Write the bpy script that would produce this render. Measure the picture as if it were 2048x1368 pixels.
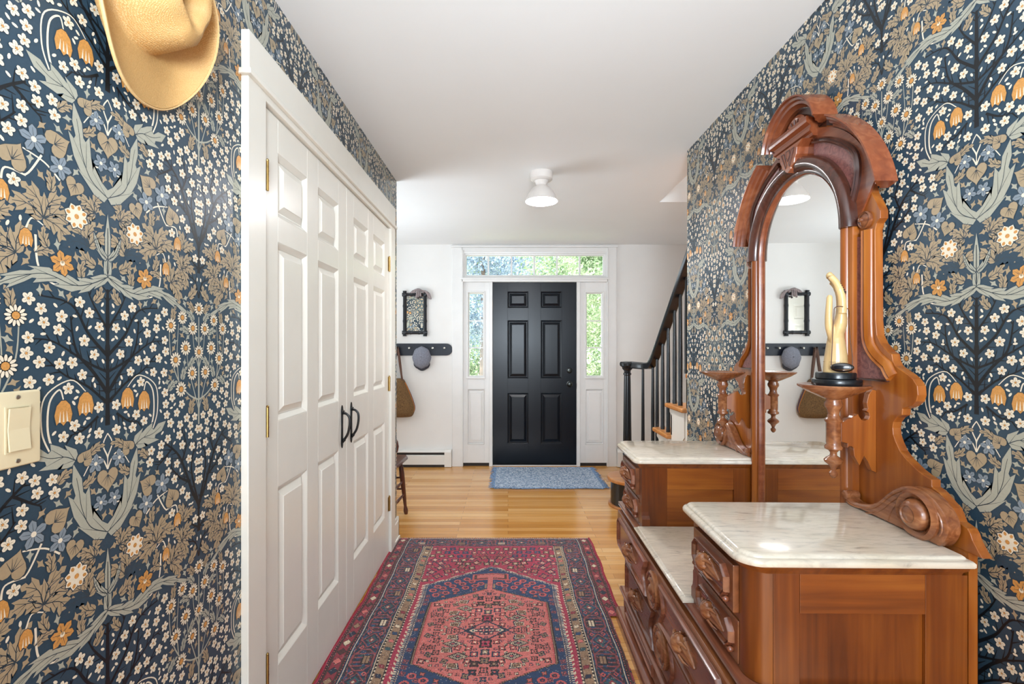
import bpy, bmesh, math, random
import numpy as np
from mathutils import Vector, Matrix
PI = math.pi
for o in list(bpy.data.objects): bpy.data.objects.remove(o)
sc = bpy.context.scene
C = sc.collection

# ------------------------------------------------------------------ camera, world, lights, exposure
F = 940.0                      # focal length in pixels of the 2048 px wide frame
CAMZ = 1.29
cam_d = bpy.data.cameras.new('camera'); cam = bpy.data.objects.new('camera', cam_d); C.objects.link(cam)
cam.location = (0, 0, CAMZ); cam.rotation_euler = (PI/2, 0, 0)
cam_d.sensor_width = 36; cam_d.lens = F/2048*36
cam_d.shift_x = 8/2048; cam_d.shift_y = 11/2048; cam_d.clip_start = 0.05; cam_d.clip_end = 200
sc.camera = cam
sc.view_settings.view_transform = 'Standard'; sc.view_settings.look = 'None'
sc.view_settings.exposure = 0.52; sc.view_settings.gamma = 1.0; sc.view_settings.use_curve_mapping = False

w = bpy.data.worlds.new('world'); sc.world = w; w.use_nodes = True
wn = w.node_tree; wn.nodes.clear()
wo = wn.nodes.new('ShaderNodeOutputWorld'); wb = wn.nodes.new('ShaderNodeBackground')
wb.inputs['Color'].default_value = (0.80, 0.90, 1.0, 1); wb.inputs['Strength'].default_value = 2.3
wn.links.new(wb.outputs[0], wo.inputs[0])

def light(name, kind, loc, rot, energy, color=(1, 1, 1), size=1, size_y=None, angle=None):
    d = bpy.data.lights.new(name, kind); d.energy = energy; d.color = color
    if kind == 'AREA':
        d.size = size
        if size_y: d.shape = 'RECTANGLE'; d.size_y = size_y
    if kind == 'POINT': d.shadow_soft_size = size
    if kind == 'SUN': d.angle = 0.02
    if angle: d.spread = math.radians(angle)
    o = bpy.data.objects.new(name, d); C.objects.link(o); o.location = loc; o.rotation_euler = rot
    return o
light('sun', 'SUN', (0, 0, 10), (math.radians(42), 0, math.radians(-28)), 8.0, (1, 0.97, 0.92))
# added fill lights without visible sources, behind the camera and beside the hall
light('fill_behind_camera', 'AREA', (0.1, -1.45, 1.45), (math.radians(90), 0, 0), 19, (0.84, 0.92, 1.0), 1.6, 1.7)  # added soft fill from behind the camera; no window is modelled there
light('fill_ceiling_wash', 'AREA', (0.15, -0.75, 1.55), (math.radians(117), 0, 0), 25, (0.78, 0.90, 1.0), 0.5, 0.5, 110)  # fill added to wash the ceiling and hall from behind the camera
light('fill_foyer', 'AREA', (-1.80, 3.70, 1.15), (0, math.radians(222), 0), 15, (0.80, 0.91, 1.0), 1.1, 1.0, 150)  # unseen fill added behind the closet corner to lift the foyer
light('fill_left', 'AREA', (-2.5, 4.2, 1.35), (math.radians(90), 0, math.radians(-90)), 9, (0.82, 0.93, 1.0), 1.4, 1.8)  # added fill from the left; the foyer wall there has no window
light('fill_stairwell', 'AREA', (1.62, 2.4, 4.35), (math.radians(-18), 0, 0), 30, (0.86, 0.94, 1.0), 0.8, 1.2, 80)  # unseen fill put above the stairs to brighten them

# ------------------------------------------------------------------ helpers
def lin(h):
    h = h.lstrip('#'); r = []
    for i in (0, 2, 4):
        c = int(h[i:i+2], 16)/255
        r.append(c/12.92 if c <= 0.04045 else ((c+0.055)/1.055)**2.4)
    return r
def new_mat(name):
    m = bpy.data.materials.new(name); m.use_nodes = True
    return m, m.node_tree, m.node_tree.nodes['Principled BSDF']
def plain(name, col, rough=0.5, metal=0.0, bump=0.0, scale=40, var=0.05, coat=0.0, spec=0.5):
    m, nt, b = new_mat(name)
    c = lin(col)
    tc = nt.nodes.new('ShaderNodeTexCoord'); n = nt.nodes.new('ShaderNodeTexNoise')
    n.inputs['Scale'].default_value = scale; n.inputs['Detail'].default_value = 4
    nt.links.new(tc.outputs['Object'], n.inputs['Vector'])
    r = nt.nodes.new('ShaderNodeValToRGB')
    r.color_ramp.elements[0].position = 0.3; r.color_ramp.elements[1].position = 0.7
    r.color_ramp.elements[0].color = [max(0, x*(1-var)) for x in c]+[1]
    r.color_ramp.elements[1].color = [min(1, x*(1+var)) for x in c]+[1]
    nt.links.new(n.outputs['Fac'], r.inputs['Fac']); nt.links.new(r.outputs['Color'], b.inputs['Base Color'])
    b.inputs['Roughness'].default_value = rough; b.inputs['Metallic'].default_value = metal
    b.inputs['Coat Weight'].default_value = coat; b.inputs['Coat Roughness'].default_value = 0.15
    b.inputs['Specular IOR Level'].default_value = spec
    if bump:
        bp = nt.nodes.new('ShaderNodeBump'); bp.inputs['Strength'].default_value = bump; bp.inputs['Distance'].default_value = 0.002
        nt.links.new(n.outputs['Fac'], bp.inputs['Height']); nt.links.new(bp.outputs['Normal'], b.inputs['Normal'])
    return m
def wood(name, dark, mid, light_, axis='Z', rough=0.32, scale=1.0, contrast=1.0, coat=0.25):
    """grain runs along axis (object coordinates)"""
    m, nt, b = new_mat(name)
    tc = nt.nodes.new('ShaderNodeTexCoord'); mp = nt.nodes.new('ShaderNodeMapping')
    s = [34*scale]*3; s['XYZ'.index(axis)] = 1.6*scale
    mp.inputs['Scale'].default_value = s
    nt.links.new(tc.outputs['Object'], mp.inputs['Vector'])
    n1 = nt.nodes.new('ShaderNodeTexNoise'); n1.inputs['Scale'].default_value = 1.0; n1.inputs['Detail'].default_value = 6; n1.inputs['Distortion'].default_value = 1.2
    nt.links.new(mp.outputs[0], n1.inputs['Vector'])
    mp2 = nt.nodes.new('ShaderNodeMapping'); s2 = [5*scale]*3; s2['XYZ'.index(axis)] = 1.5*scale; mp2.inputs['Scale'].default_value = s2
    nt.links.new(tc.outputs['Object'], mp2.inputs['Vector'])
    n2 = nt.nodes.new('ShaderNodeTexNoise'); n2.inputs['Scale'].default_value = 1.0; n2.inputs['Detail'].default_value = 3; n2.inputs['Distortion'].default_value = 0.6
    nt.links.new(mp2.outputs[0], n2.inputs['Vector'])
    mx = nt.nodes.new('ShaderNodeMath'); mx.operation = 'ADD'
    m1 = nt.nodes.new('ShaderNodeMath'); m1.operation = 'MULTIPLY'; m1.inputs[1].default_value = 0.5
    nt.links.new(n1.outputs['Fac'], m1.inputs[0]); nt.links.new(m1.outputs[0], mx.inputs[0])
    m2 = nt.nodes.new('ShaderNodeMath'); m2.operation = 'MULTIPLY'; m2.inputs[1].default_value = 0.5
    nt.links.new(n2.outputs['Fac'], m2.inputs[0]); nt.links.new(m2.outputs[0], mx.inputs[1])
    r = nt.nodes.new('ShaderNodeValToRGB'); e = r.color_ramp.elements
    e[0].position = 0.5-0.17/contrast; e[0].color = lin(dark)+[1]
    e[1].position = 0.5+0.17/contrast; e[1].color = lin(light_)+[1]
    k = e.new(0.5); k.color = lin(mid)+[1]
    nt.links.new(mx.outputs[0], r.inputs['Fac']); nt.links.new(r.outputs['Color'], b.inputs['Base Color'])
    b.inputs['Roughness'].default_value = rough; b.inputs['Coat Weight'].default_value = coat; b.inputs['Coat Roughness'].default_value = 0.2
    bp = nt.nodes.new('ShaderNodeBump'); bp.inputs['Strength'].default_value = 0.12; bp.inputs['Distance'].default_value = 0.001
    nt.links.new(n1.outputs['Fac'], bp.inputs['Height']); nt.links.new(bp.outputs['Normal'], b.inputs['Normal'])
    return m

IDM = lambda a, b, h: (a, b, h)
class MB:
    """collects shapes of one mesh; self.m maps local (a, b, h) to world"""
    def __init__(s, m=IDM): s.bm = bmesh.new(); s.m = m; s.mi = 0
    def v(s, a, b, h): return s.bm.verts.new(s.m(a, b, h))
    def f(s, vs):
        try: fa = s.bm.faces.new(vs); fa.material_index = s.mi; return fa
        except ValueError: return None
    def box(s, a0, a1, b0, b1, h0, h1):
        V = [s.v(a, b, h) for h in (h0, h1) for b in (b0, b1) for a in (a0, a1)]
        for q in ((0,1,3,2),(4,5,7,6),(0,1,5,4),(2,3,7,6),(0,2,6,4),(1,3,7,5)): s.f([V[i] for i in q])
        return s
    def loft(s, loops, cap0=True, cap1=True, closed=True):
        """loops: list of lists of (a,b,h) with equal length"""
        L = [[s.v(*p) for p in lp] for lp in loops]; n = len(L[0])
        for A, B in zip(L[:-1], L[1:]):
            for i in range(n if closed else n-1):
                j = (i+1) % n; s.f([A[i], A[j], B[j], B[i]])
        if cap0: s.f(L[0])
        if cap1: s.f(L[-1])
        return s
    def prism(s, pts, h0, h1): return s.loft([[(a, b, h0) for a, b in pts], [(a, b, h1) for a, b in pts]])
    def steps(s, pts, st, cap0=True, cap1=True):
        """polygon pts raised through (inset, height) steps"""
        return s.loft([[(a, b, h) for a, b in inset(pts, i)] for i, h in st], cap0, cap1)
    def lathe(s, prof, center=(0, 0), n=24, cap=True, axis='h'):
        """prof: list of (r, t). axis h: around h; axis b: around b with center (a,h)"""
        loops = []
        for r, t in prof:
            lp = []
            for k in range(n):
                c, q = math.cos(2*PI*k/n)*r, math.sin(2*PI*k/n)*r
                if axis == 'h': lp.append((center[0]+c, center[1]+q, t))
                elif axis == 'b': lp.append((center[0]+c, t, center[1]+q))
                else: lp.append((t, center[0]+c, center[1]+q))
            loops.append(lp)
        return s.loft(loops, cap, cap)
    def tube(s, pts, r, n=8, caps=True):
        """round tube along pts given in (a,b,h); r number or list"""
        P = [Vector(p) for p in pts]; R = r if isinstance(r, (list, tuple)) else [r]*len(P)
        loops = []; up = None
        for i, p in enumerate(P):
            t = (P[min(i+1, len(P)-1)]-P[max(i-1, 0)]).normalized()
            if up is None:
                up = Vector((0, 0, 1)) if abs(t.z) < 0.9 else Vector((1, 0, 0))
            x = t.cross(up).normalized(); y = x.cross(t).normalized(); up = y
            loops.append([tuple(p+(x*math.cos(2*PI*k/n)+y*math.sin(2*PI*k/n))*R[i]) for k in range(n)])
        return s.loft(loops, caps, caps)
    def sweep(s, path, prof, closed=False):
        """path in (a,b); prof (offset to the left of the path, h); mitred"""
        n = len(path); loops = []
        for i in range(n):
            p = Vector(path[i])
            if closed: q0, q1 = Vector(path[i-1]), Vector(path[(i+1) % n])
            else: q0, q1 = Vector(path[max(i-1, 0)]), Vector(path[min(i+1, n-1)])
            d0 = (p-q0); d1 = (q1-p)
            if d0.length < 1e-9: d0 = d1
            if d1.length < 1e-9: d1 = d0
            d0.normalize(); d1.normalize()
            n0 = Vector((-d0.y, d0.x)); n1 = Vector((-d1.y, d1.x)); m = (n0+n1)
            m.normalize(); k = 1/max(0.35, m.dot(n1))
            loops.append([(p.x+m.x*k*o, p.y+m.y*k*o, h) for o, h in prof])
        if closed: loops.append(loops[0])
        return s.loft(loops, not closed, not closed)
    def ball(s, c, r, n=12, m=8, mod=None):
        rx, ry, rz = r if isinstance(r, tuple) else (r, r, r)
        loops = []
        for j in range(m+1):
            th = PI*(j+0.02)/(m+0.04)
            lp = []
            for k in range(n):
                ph = 2*PI*k/n; g = mod(th, ph) if mod else 1
                lp.append((c[0]+rx*g*math.sin(th)*math.cos(ph), c[1]+ry*g*math.sin(th)*math.sin(ph), c[2]+rz*math.cos(th)))
            loops.append(lp)
        return s.loft(loops)
    def build(s, name, mats, parent=None, smooth=False, bevel=0.0, seg=2, label=None, kind=None, angle=0.6):
        bmesh.ops.recalc_face_normals(s.bm, faces=s.bm.faces)
        if parent is not None:
            bmesh.ops.translate(s.bm, verts=s.bm.verts, vec=-root_loc(parent))
        me = bpy.data.meshes.new(name); s.bm.to_mesh(me); s.bm.free()
        if not isinstance(mats, (list, tuple)): mats = [mats]
        for m in mats: me.materials.append(m)
        if smooth:
            me.polygons.foreach_set('use_smooth', [True]*len(me.polygons))
            me.set_sharp_from_angle(angle=angle)
        o = bpy.data.objects.new(name, me); C.objects.link(o)
        if parent is not None: o.parent = parent
        if bevel:
            b = o.modifiers.new('bevel', 'BEVEL'); b.width = bevel; b.segments = seg; b.limit_method = 'ANGLE'; b.angle_limit = 0.7
            b.harden_normals = False
        if label: o['label'] = label
        if kind: o['kind'] = kind
        return o
def root_loc(p):
    v = Vector((0, 0, 0))
    while p is not None: v = v+Vector(p.location); p = p.parent
    return v
def inset(pts, d):
    """mitred inset of a polygon (positive shrinks)"""
    if abs(d) < 1e-9: return list(pts)
    n = len(pts); A = sum(pts[i][0]*pts[(i+1) % n][1]-pts[(i+1) % n][0]*pts[i][1] for i in range(n))
    sg = 1 if A > 0 else -1; out = []
    for i in range(n):
        p = Vector(pts[i]); d0 = (p-Vector(pts[i-1])).normalized(); d1 = (Vector(pts[(i+1) % n])-p).normalized()
        n0 = Vector((-d0.y, d0.x)); n1 = Vector((-d1.y, d1.x)); m = n0+n1
        if m.length < 1e-6: m = n1.copy()
        m.normalize(); k = 1/max(0.4, m.dot(n1)); out.append((p.x+sg*m.x*k*d, p.y+sg*m.y*k*d))
    return out
def rect(a0, a1, b0, b1): return [(a0, b0), (a1, b0), (a1, b1), (a0, b1)]
def rrect(a0, a1, b0, b1, r, corners=(1, 1, 1, 1), n=6):
    out = []
    for k, (cx, cy, s) in enumerate(((a0, b0, PI), (a1, b0, 1.5*PI), (a1, b1, 0), (a0, b1, 0.5*PI))):
        if corners[k]:
            ox = cx+(r if k in (0, 3) else -r); oy = cy+(r if k in (0, 1) else -r)
            for i in range(n+1): t = s+PI/2*i/n; out.append((ox+r*math.cos(t), oy+r*math.sin(t)))
        else: out.append((cx, cy))
    return out
def arc(cx, cy, r, t0, t1, n): return [(cx+r*math.cos(t0+(t1-t0)*i/n), cy+r*math.sin(t0+(t1-t0)*i/n)) for i in range(n+1)]
def thing(name, label, cat, loc=(0, 0, 0), group=None):
    o = bpy.data.objects.new(name, None); C.objects.link(o); o.location = loc; o.empty_display_size = 0.05
    o['label'] = label; o['category'] = cat
    if group: o['group'] = group
    return o
def tag(o, label, cat, group=None):
    o['label'] = label; o['category'] = cat
    if group: o['group'] = group
    return o

# map functions: (a, b, h) -> world
def M_left(x0): return lambda a, b, h: (x0+h, a, b)        # plane facing +X, a = Y, b = Z
def M_right(x0): return lambda a, b, h: (x0-h, a, b)       # plane facing -X
def M_back(y0): return lambda a, b, h: (a, y0-h, b)        # plane facing -Y
def M_front(y0): return lambda a, b, h: (a, y0+h, b)       # plane facing +Y

# ------------------------------------------------------------------ dimensions of the place
XL, XR = -0.752, 1.022
YB = 5.11
CEIL = 2.41
YCL, YCR = 3.171, 2.68        # where the papered walls end
Y0 = -1.6

# ------------------------------------------------------------------ materials
M = {}
M['white_wall'] = plain('painted_plaster', '#e5e2de', 0.6, scale=6, var=0.015)
M['ceiling'] = plain('ceiling_paint', '#e9e9e8', 0.7, scale=3, var=0.01)
M['trim'] = plain('satin_trim_paint', '#e8e3d8', 0.28, scale=8, var=0.02)
M['trim_cool'] = plain('entry_trim_paint', '#e5e3e0', 0.3, scale=8, var=0.02)
M['door_black'] = plain('dark_door_paint', '#0b1119', 0.27, scale=30, var=0.12, bump=0.15, spec=0.28)
M['black'] = plain('black_gloss_paint', '#15181b', 0.25, scale=20, var=0.1)
M['iron'] = plain('black_iron', '#141414', 0.4, metal=0.4, scale=60, var=0.2, bump=0.2)
M['brass'] = plain('aged_brass', '#a88a52', 0.35, metal=1.0, scale=60, var=0.15)
M['steel'] = plain('pale_metal', '#b9b4aa', 0.3, metal=1.0, scale=60, var=0.1)
M['cream_plastic'] = plain('cream_plastic', '#e6d7b2', 0.35, scale=10, var=0.01)
M['heater'] = plain('heater_enamel', '#e3e0da', 0.35, scale=10, var=0.01)
M['shadow_slot'] = plain('dark_slot', '#2a2320', 0.7, scale=10)
M['paper_bg'] = plain('wallpaper_ground', '#2f4656', 0.34, scale=300, var=0.06)
M['p_tan'] = plain('print_tan', '#ab9779', 0.36, scale=200, var=0.04)
M['p_gray'] = plain('print_grey_green', '#adac9c', 0.36, scale=200, var=0.04)
M['p_cream'] = plain('print_cream', '#ece0c9', 0.36, scale=200, var=0.03)
M['p_orange'] = plain('print_ochre', '#cf9450', 0.36, scale=400, var=0.15)
M['p_dark'] = plain('print_charcoal', '#15191d', 0.36, scale=200, var=0.05)
M['p_vein'] = plain('print_outline', '#35424a', 0.36, scale=200, var=0.05)
M['p_bluegray'] = plain('print_blue_grey', '#85919a', 0.36, scale=200, var=0.04)
PAPER = [M['paper_bg'], M['p_dark'], M['p_tan'], M['p_gray'], M['p_cream'], M['p_orange'], M['p_vein'], M['p_bluegray']]
BG, DK, TAN, GR, CR, ORG, VN, BGR = range(8)
# ------------------------------------------------------------------ wallpaper pattern (a generic mirrored floral trellis)
HU, HV = 0.26, 0.626           # half repeat across, full repeat up
def rot(pts, ang, cx=0, cy=0): 
    c, s = math.cos(ang), math.sin(ang)
    return [(cx+x*c-y*s, cy+x*s+y*c) for x, y in pts]
def ell(cx, cy, rx, ry, ang=0, n=8): return rot([(rx*math.cos(2*PI*k/n), ry*math.sin(2*PI*k/n)) for k in range(n)], ang, cx, cy)
def spline(P, n=8):
    out = []
    for i in range(len(P)-1):
        p0 = P[max(i-1, 0)]; p1 = P[i]; p2 = P[i+1]; p3 = P[min(i+2, len(P)-1)]
        for k in range(n):
            t = k/n
            out.append(tuple(0.5*((2*p1[d])+(-p0[d]+p2[d])*t+(2*p0[d]-5*p1[d]+4*p2[d]-p3[d])*t*t+(-p0[d]+3*p1[d]-3*p2[d]+p3[d])*t**3) for d in range(len(p1))))
    out.append(tuple(P[-1])); return out
def strip(P, w0, w1):
    """polyline as a tapering strip polygon"""
    n = len(P); L = []; Rr = []
    for i, p in enumerate(P):
        a = P[max(i-1, 0)]; b = P[min(i+1, n-1)]; dx, dy = b[0]-a[0], b[1]-a[1]; l = math.hypot(dx, dy) or 1
        w = (w0+(w1-w0)*i/(n-1))/2; L.append((p[0]-dy/l*w, p[1]+dx/l*w)); Rr.append((p[0]+dy/l*w, p[1]-dx/l*w))
    return L+Rr[::-1]
class Tile:
    def __init__(s):
        s.P = []; s.n = 0; s.g = np.zeros((int(HU/0.001)+1, int(HV/0.001)+1), bool); s.R = random.Random(7)
    def add(s, lay, mat, pts, mark=True):
        s.n += 1; s.P.append((lay+(s.n % 60)/64.0, mat, pts))
        if mark: s.mark(pts)
    def mark(s, pts):
        x = np.array([p[0] for p in pts]); y = np.array([p[1] for p in pts])
        i0, i1 = max(0, int(x.min()*1000)), min(s.g.shape[0]-1, int(x.max()*1000)+1)
        j0, j1 = int(math.floor(y.min()*1000)), int(y.max()*1000)+1
        if i1 < i0: return
        I, J = np.meshgrid(np.arange(i0, i1+1)/1000, np.arange(j0, j1+1)/1000, indexing='ij')
        ins = np.zeros(I.shape, bool); n = len(x); k = n-1
        for m in range(n):
            if y[m] != y[k]:
                c = ((y[m] > J) != (y[k] > J)) & (I < (x[k]-x[m])*(J-y[m])/(y[k]-y[m])+x[m]); ins ^= c
            k = m
        jj = np.arange(j0, j1+1) % s.g.shape[1]
        for a in range(ins.shape[0]): s.g[i0+a, jj] |= ins[a]
    def free(s, u, v, r):
        i0, i1 = int((u-r)*1000), int((u+r)*1000)
        if i0 < -int(r*600) or i1 > s.g.shape[0]+int(r*600): return False
        i0 = max(i0, 0); i1 = min(i1, s.g.shape[0]-1)
        jj = np.arange(int(math.floor((v-r)*1000)), int((v+r)*1000)+1) % s.g.shape[1]
        return s.g[i0:i1+1][:, jj].mean() < 0.06
    # motifs
    def blossom(s, u, v, r, a=0.0):
        s.mark(ell(u, v, r*1.2, r*1.2, 0, 10))
        for k in range(5):
            t = a+2*PI*k/5; cx, cy = u+r*0.58*math.cos(t), v+r*0.58*math.sin(t)
            s.add(4, VN, ell(cx, cy, r*0.50, r*0.42, t, 7), False)
            s.add(5, CR, ell(cx, cy, r*0.42, r*0.34, t, 8), False)
            s.add(6, TAN, strip([(u+r*0.3*math.cos(t), v+r*0.3*math.sin(t)), (u+r*0.7*math.cos(t), v+r*0.7*math.sin(t))], r*0.09, 0.0003), False)
        s.add(7, ORG, ell(u, v, r*0.2, r*0.2, 0, 6), False)
    def bud(s, u, v, r, a):
        s.add(5, CR, ell(u, v, r, r*0.5, a, 7)); 
    def daisy(s, u, v, r, a=0.0):
        n = 13
        for k in range(n):
            t = a+2*PI*k/n; cx, cy = u+r*0.70*math.cos(t), v+r*0.70*math.sin(t)
            s.add(4, DK, ell(cx, cy, r*0.36, r*0.20, t, 7), False)
            s.add(5, CR, ell(cx, cy, r*0.31, r*0.14, t, 8), False)
        s.add(6, DK, ell(u, v, r*0.43, r*0.43, 0, 12)); s.add(7, ORG, ell(u, v, r*0.36, r*0.36, 0, 12))
        s.mark(ell(u, v, r*1.05, r*1.05, 0, 12))
    def lobed(s, P, w, nl, mat, lay=3, tip=1.0, deep=0.5, vein=True):
        """leaf with pointed lobes along a curved midrib P"""
        Q = spline(P, 8); n = len(Q)-1
        def at(t):
            x = min(max(t, 0), 1)*n; i = min(int(x), n-1); f = x-i; return (Q[i][0]+(Q[i+1][0]-Q[i][0])*f, Q[i][1]+(Q[i+1][1]-Q[i][1])*f)
        def nor(t):
            a, b = at(t-0.03), at(t+0.03); dx, dy = b[0]-a[0], b[1]-a[1]; l = math.hypot(dx, dy) or 1; return (-dy/l, dx/l)
        side = {1: [], -1: []}; veins = []
        for sg in (1, -1):
            L = side[sg]
            for k in range(nl):
                t0 = k/nl; env = math.sin(PI*min(1, 0.16+0.80*(k+0.6)/nl))**0.8
                b = w*env
                ti = t0+0.02; nn = nor(ti); p = at(ti); L.append((p[0]+sg*nn[0]*b*(1-deep), p[1]+sg*nn[1]*b*(1-deep)))
                tm = t0+0.45/nl; nn = nor(tm); p = at(tm); L.append((p[0]+sg*nn[0]*b*0.95, p[1]+sg*nn[1]*b*0.95))
                tt = t0+1.15/nl; nn = nor(tt); p = at(tt); L.append((p[0]+sg*nn[0]*b*1.12*tip, p[1]+sg*nn[1]*b*1.12*tip))
                te = t0+0.95/nl; nn = nor(te); p = at(te); L.append((p[0]+sg*nn[0]*b*0.62, p[1]+sg*nn[1]*b*0.62))
                if vein and k < nl-1:
                    p0 = at(t0+0.1/nl); p1 = at(t0+0.95/nl); n1 = nor(t0+0.95/nl)
                    veins.append([p0, (p1[0]+sg*n1[0]*b*0.7, p1[1]+sg*n1[1]*b*0.7)])
        outl = [Q[0]]+side[1]+[Q[-1]]+side[-1][::-1]
        if mat == TAN or lay == 3: s.add(lay, BG, inset(outl, -0.0013), False)
        s.add(lay, mat, outl)
        if vein:
            s.add(lay+1, VN, strip(Q[:int(n*0.9)], 0.0018, 0.0008), False)
            for vv in veins: s.add(lay+1, VN, strip(vv, 0.0010, 0.0004), False)
    def heart(s, u, v, r, a):
        pts = []
        for k in range(22):
            t = 2*PI*k/22; x = 16*math.sin(t)**3; y = 13*math.cos(t)-5*math.cos(2*t)-2*math.cos(3*t)-math.cos(4*t)
            pts.append((-y/16*r, x/16*r*0.92))
        s.add(4, VN, rot([(x*1.07, y*1.07) for x, y in pts], a, u, v), False)
        s.add(5, TAN, rot(pts, a, u, v))
        for q in (-0.9, -0.42, 0, 0.42, 0.9): s.add(6, VN, rot(strip([(-r*0.3, 0), (-r*0.3+r*0.85*math.cos(q), r*0.75*math.sin(q))], r*0.06, 0.0004), a, u, v), False)
    def star(s, u, v, r, n, mat, inner, a=0.0, mid=None):
        for k in range(n):
            t = a+2*PI*k/n; p = [(0, 0), (r*0.4, r*0.26), (r*0.75, r*0.27), (r, 0), (r*0.75, -r*0.27), (r*0.4, -r*0.26)]
            s.add(4, VN, rot([(x*1.08, y*1.15) for x, y in p], t, u, v), False); s.add(5, mat, rot(p, t, u, v))
            if mid is not None: s.add(6, mid, rot(ell(r*0.7, 0, r*0.18, r*0.14, 0, 6), t, u, v), False)
            else: s.add(6, VN, rot(strip([(r*0.25, 0), (r*0.8, 0)], 0.0008, 0.0004), t, u, v), False)
        s.add(7, inner, ell(u, v, r*0.2, r*0.2, 0, 8), False)
    def stem(s, P, w, mat=CR, lay=2): s.add(lay, mat, strip(spline(P, 6), w, w*0.6))
    def bell(s, u, v, r, mat=ORG, frill=CR):
        p = [(-r*0.62, -r), (-r*0.8, -r*0.2), (-r*0.6, r*0.6), (-r*0.2, r), (r*0.2, r), (r*0.6, r*0.6), (r*0.8, -r*0.2), (r*0.62, -r), (r*0.35, -r*0.72), (0, -r*1.1), (-r*0.35, -r*0.72)]
        s.add(4, VN, rot([(x*1.1, y*1.08) for x, y in p], 0, u, v), False); s.add(5, mat, rot(p, 0, u, v))
        for x in (-0.35, 0, 0.35): s.add(6, frill, rot(strip([(x*r, -r*0.8), (x*r*0.8, r*0.1)], r*0.16, 0.0004), 0, u, v), False)
T = Tile()
# lyre leaves, finial and spreading leaf on the axis
T.lobed([(0.0, 0.0), (0.035, 0.022), (0.053, 0.06), (0.060, 0.10), (0.070, 0.145)], 0.019, 3, GR, 3, deep=0.25)
T.lobed([(0.066, 0.150), (0.085, 0.160), (0.115, 0.165), (0.150, 0.185)], 0.020, 3, GR, 3, deep=0.4)
T.lobed([(0.0, -0.148), (0.001, -0.11), (0.0, -0.03)], 0.009, 2, GR, 3, tip=0.6, deep=0.2)
T.lobed([(0.002, -0.115), (0.018, -0.10), (0.030, -0.07)], 0.006, 2, GR, 3, deep=0.2)
T.lobed([(0.0, -0.148), (0.035, -0.165), (0.07, -0.172), (0.12, -0.160), (0.17, -0.175), (0.215, -0.20)], 0.013, 6, GR, 3, deep=0.4)
T.heart(0.0, 0.100, 0.025, -PI/2+0.001)
T.heart(0.046, 0.150, 0.017, 2.2); T.heart(0.098, 0.060, 0.024, 2.6); T.heart(0.168, 0.012, 0.024, 2.0); T.heart(0.068, -0.002, 0.019, -1.2)
T.star(0.026, 0.134, 0.018, 5, BGR, CR, 0.4); T.star(0.015, 0.060, 0.016, 5, BGR, CR, 1.0)
T.star(0.138, 0.050, 0.023, 5, BGR, CR, 0.2); T.star(0.094, 0.022, 0.021, 5, BGR, CR, 0.7)
T.star(0.064, -0.052, 0.023, 8, CR, ORG, 0.3, ORG)
T.star(0.090, -0.138, 0.022, 6, ORG, CR, 0.3)
T.star(0.090, -0.136, 0.012, 5, CR, TAN, 1.1)
T.bell(0.186, -0.045, 0.015, ORG); T.bell(0.150, -0.108, 0.014, ORG)
T.bell(0.088, 0.236, 0.020, ORG, CR); T.bell(0.046, 0.246, 0.020, ORG, CR)
T.stem([(0.105, 0.17), (0.115, 0.21), (0.112, 0.255), (0.095, 0.275), (0.088, 0.258)], 0.004)
T.stem([(0.110, 0.17), (0.125, 0.21), (0.120, 0.265), (0.075, 0.290), (0.046, 0.268)], 0.003)
T.stem([(0.0, 0.118), (0.012, 0.14), (0.03, 0.145), (0.05, 0.118)], 0.003); T.stem([(0.0, 0.118), (0.0, 0.14), (0.010, 0.165), (0.0, 0.185)], 0.0035)
T.stem([(0.125, 0.03), (0.150, -0.01), (0.168, 0.0)], 0.0035); T.stem([(0.094, 0.0), (0.12, 0.02), (0.155, 0.03)], 0.0035)
T.stem([(0.186, -0.03), (0.180, -0.01), (0.150, -0.012)], 0.0035); T.stem([(0.150, -0.094), (0.140, -0.075), (0.118, -0.085)], 0.003)
T.stem([(0.135, -0.10), (0.13, -0.15), (0.105, -0.175), (0.085, -0.165)], 0.004)
T.stem([(0.02, 0.05), (0.035, 0.045), (0.038, 0.02)], 0.003)
# acanthus fans
for c, dirs, l, wd in (((0.122, -0.070), (0.55, 1.25, 1.95, 2.7, 3.5), 0.060, 0.015), ((0.040, -0.100), (0.9, 1.5, 2.3, 0.2), 0.050, 0.013),
                       ((0.165, -0.135), (0.2, 0.9, 1.7, -0.7), 0.055, 0.014), ((0.028, -0.035), (0.0, 0.8, 1.6, -0.6), 0.040, 0.011),
                       ((0.20, -0.10), (0.3, 1.1, 2.0, -1.0), 0.048, 0.012), ((0.205, -0.055), (0.6, 1.6), 0.045, 0.012)):
    for d in dirs:
        b = 0.35 if d > 1.4 else -0.35
        P = [c, (c[0]+l*0.5*math.cos(d), c[1]+l*0.5*math.sin(d)), (c[0]+l*math.cos(d+b), c[1]+l*math.sin(d+b))]
        T.lobed(P, wd, 4, TAN, 2, deep=0.5)
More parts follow.
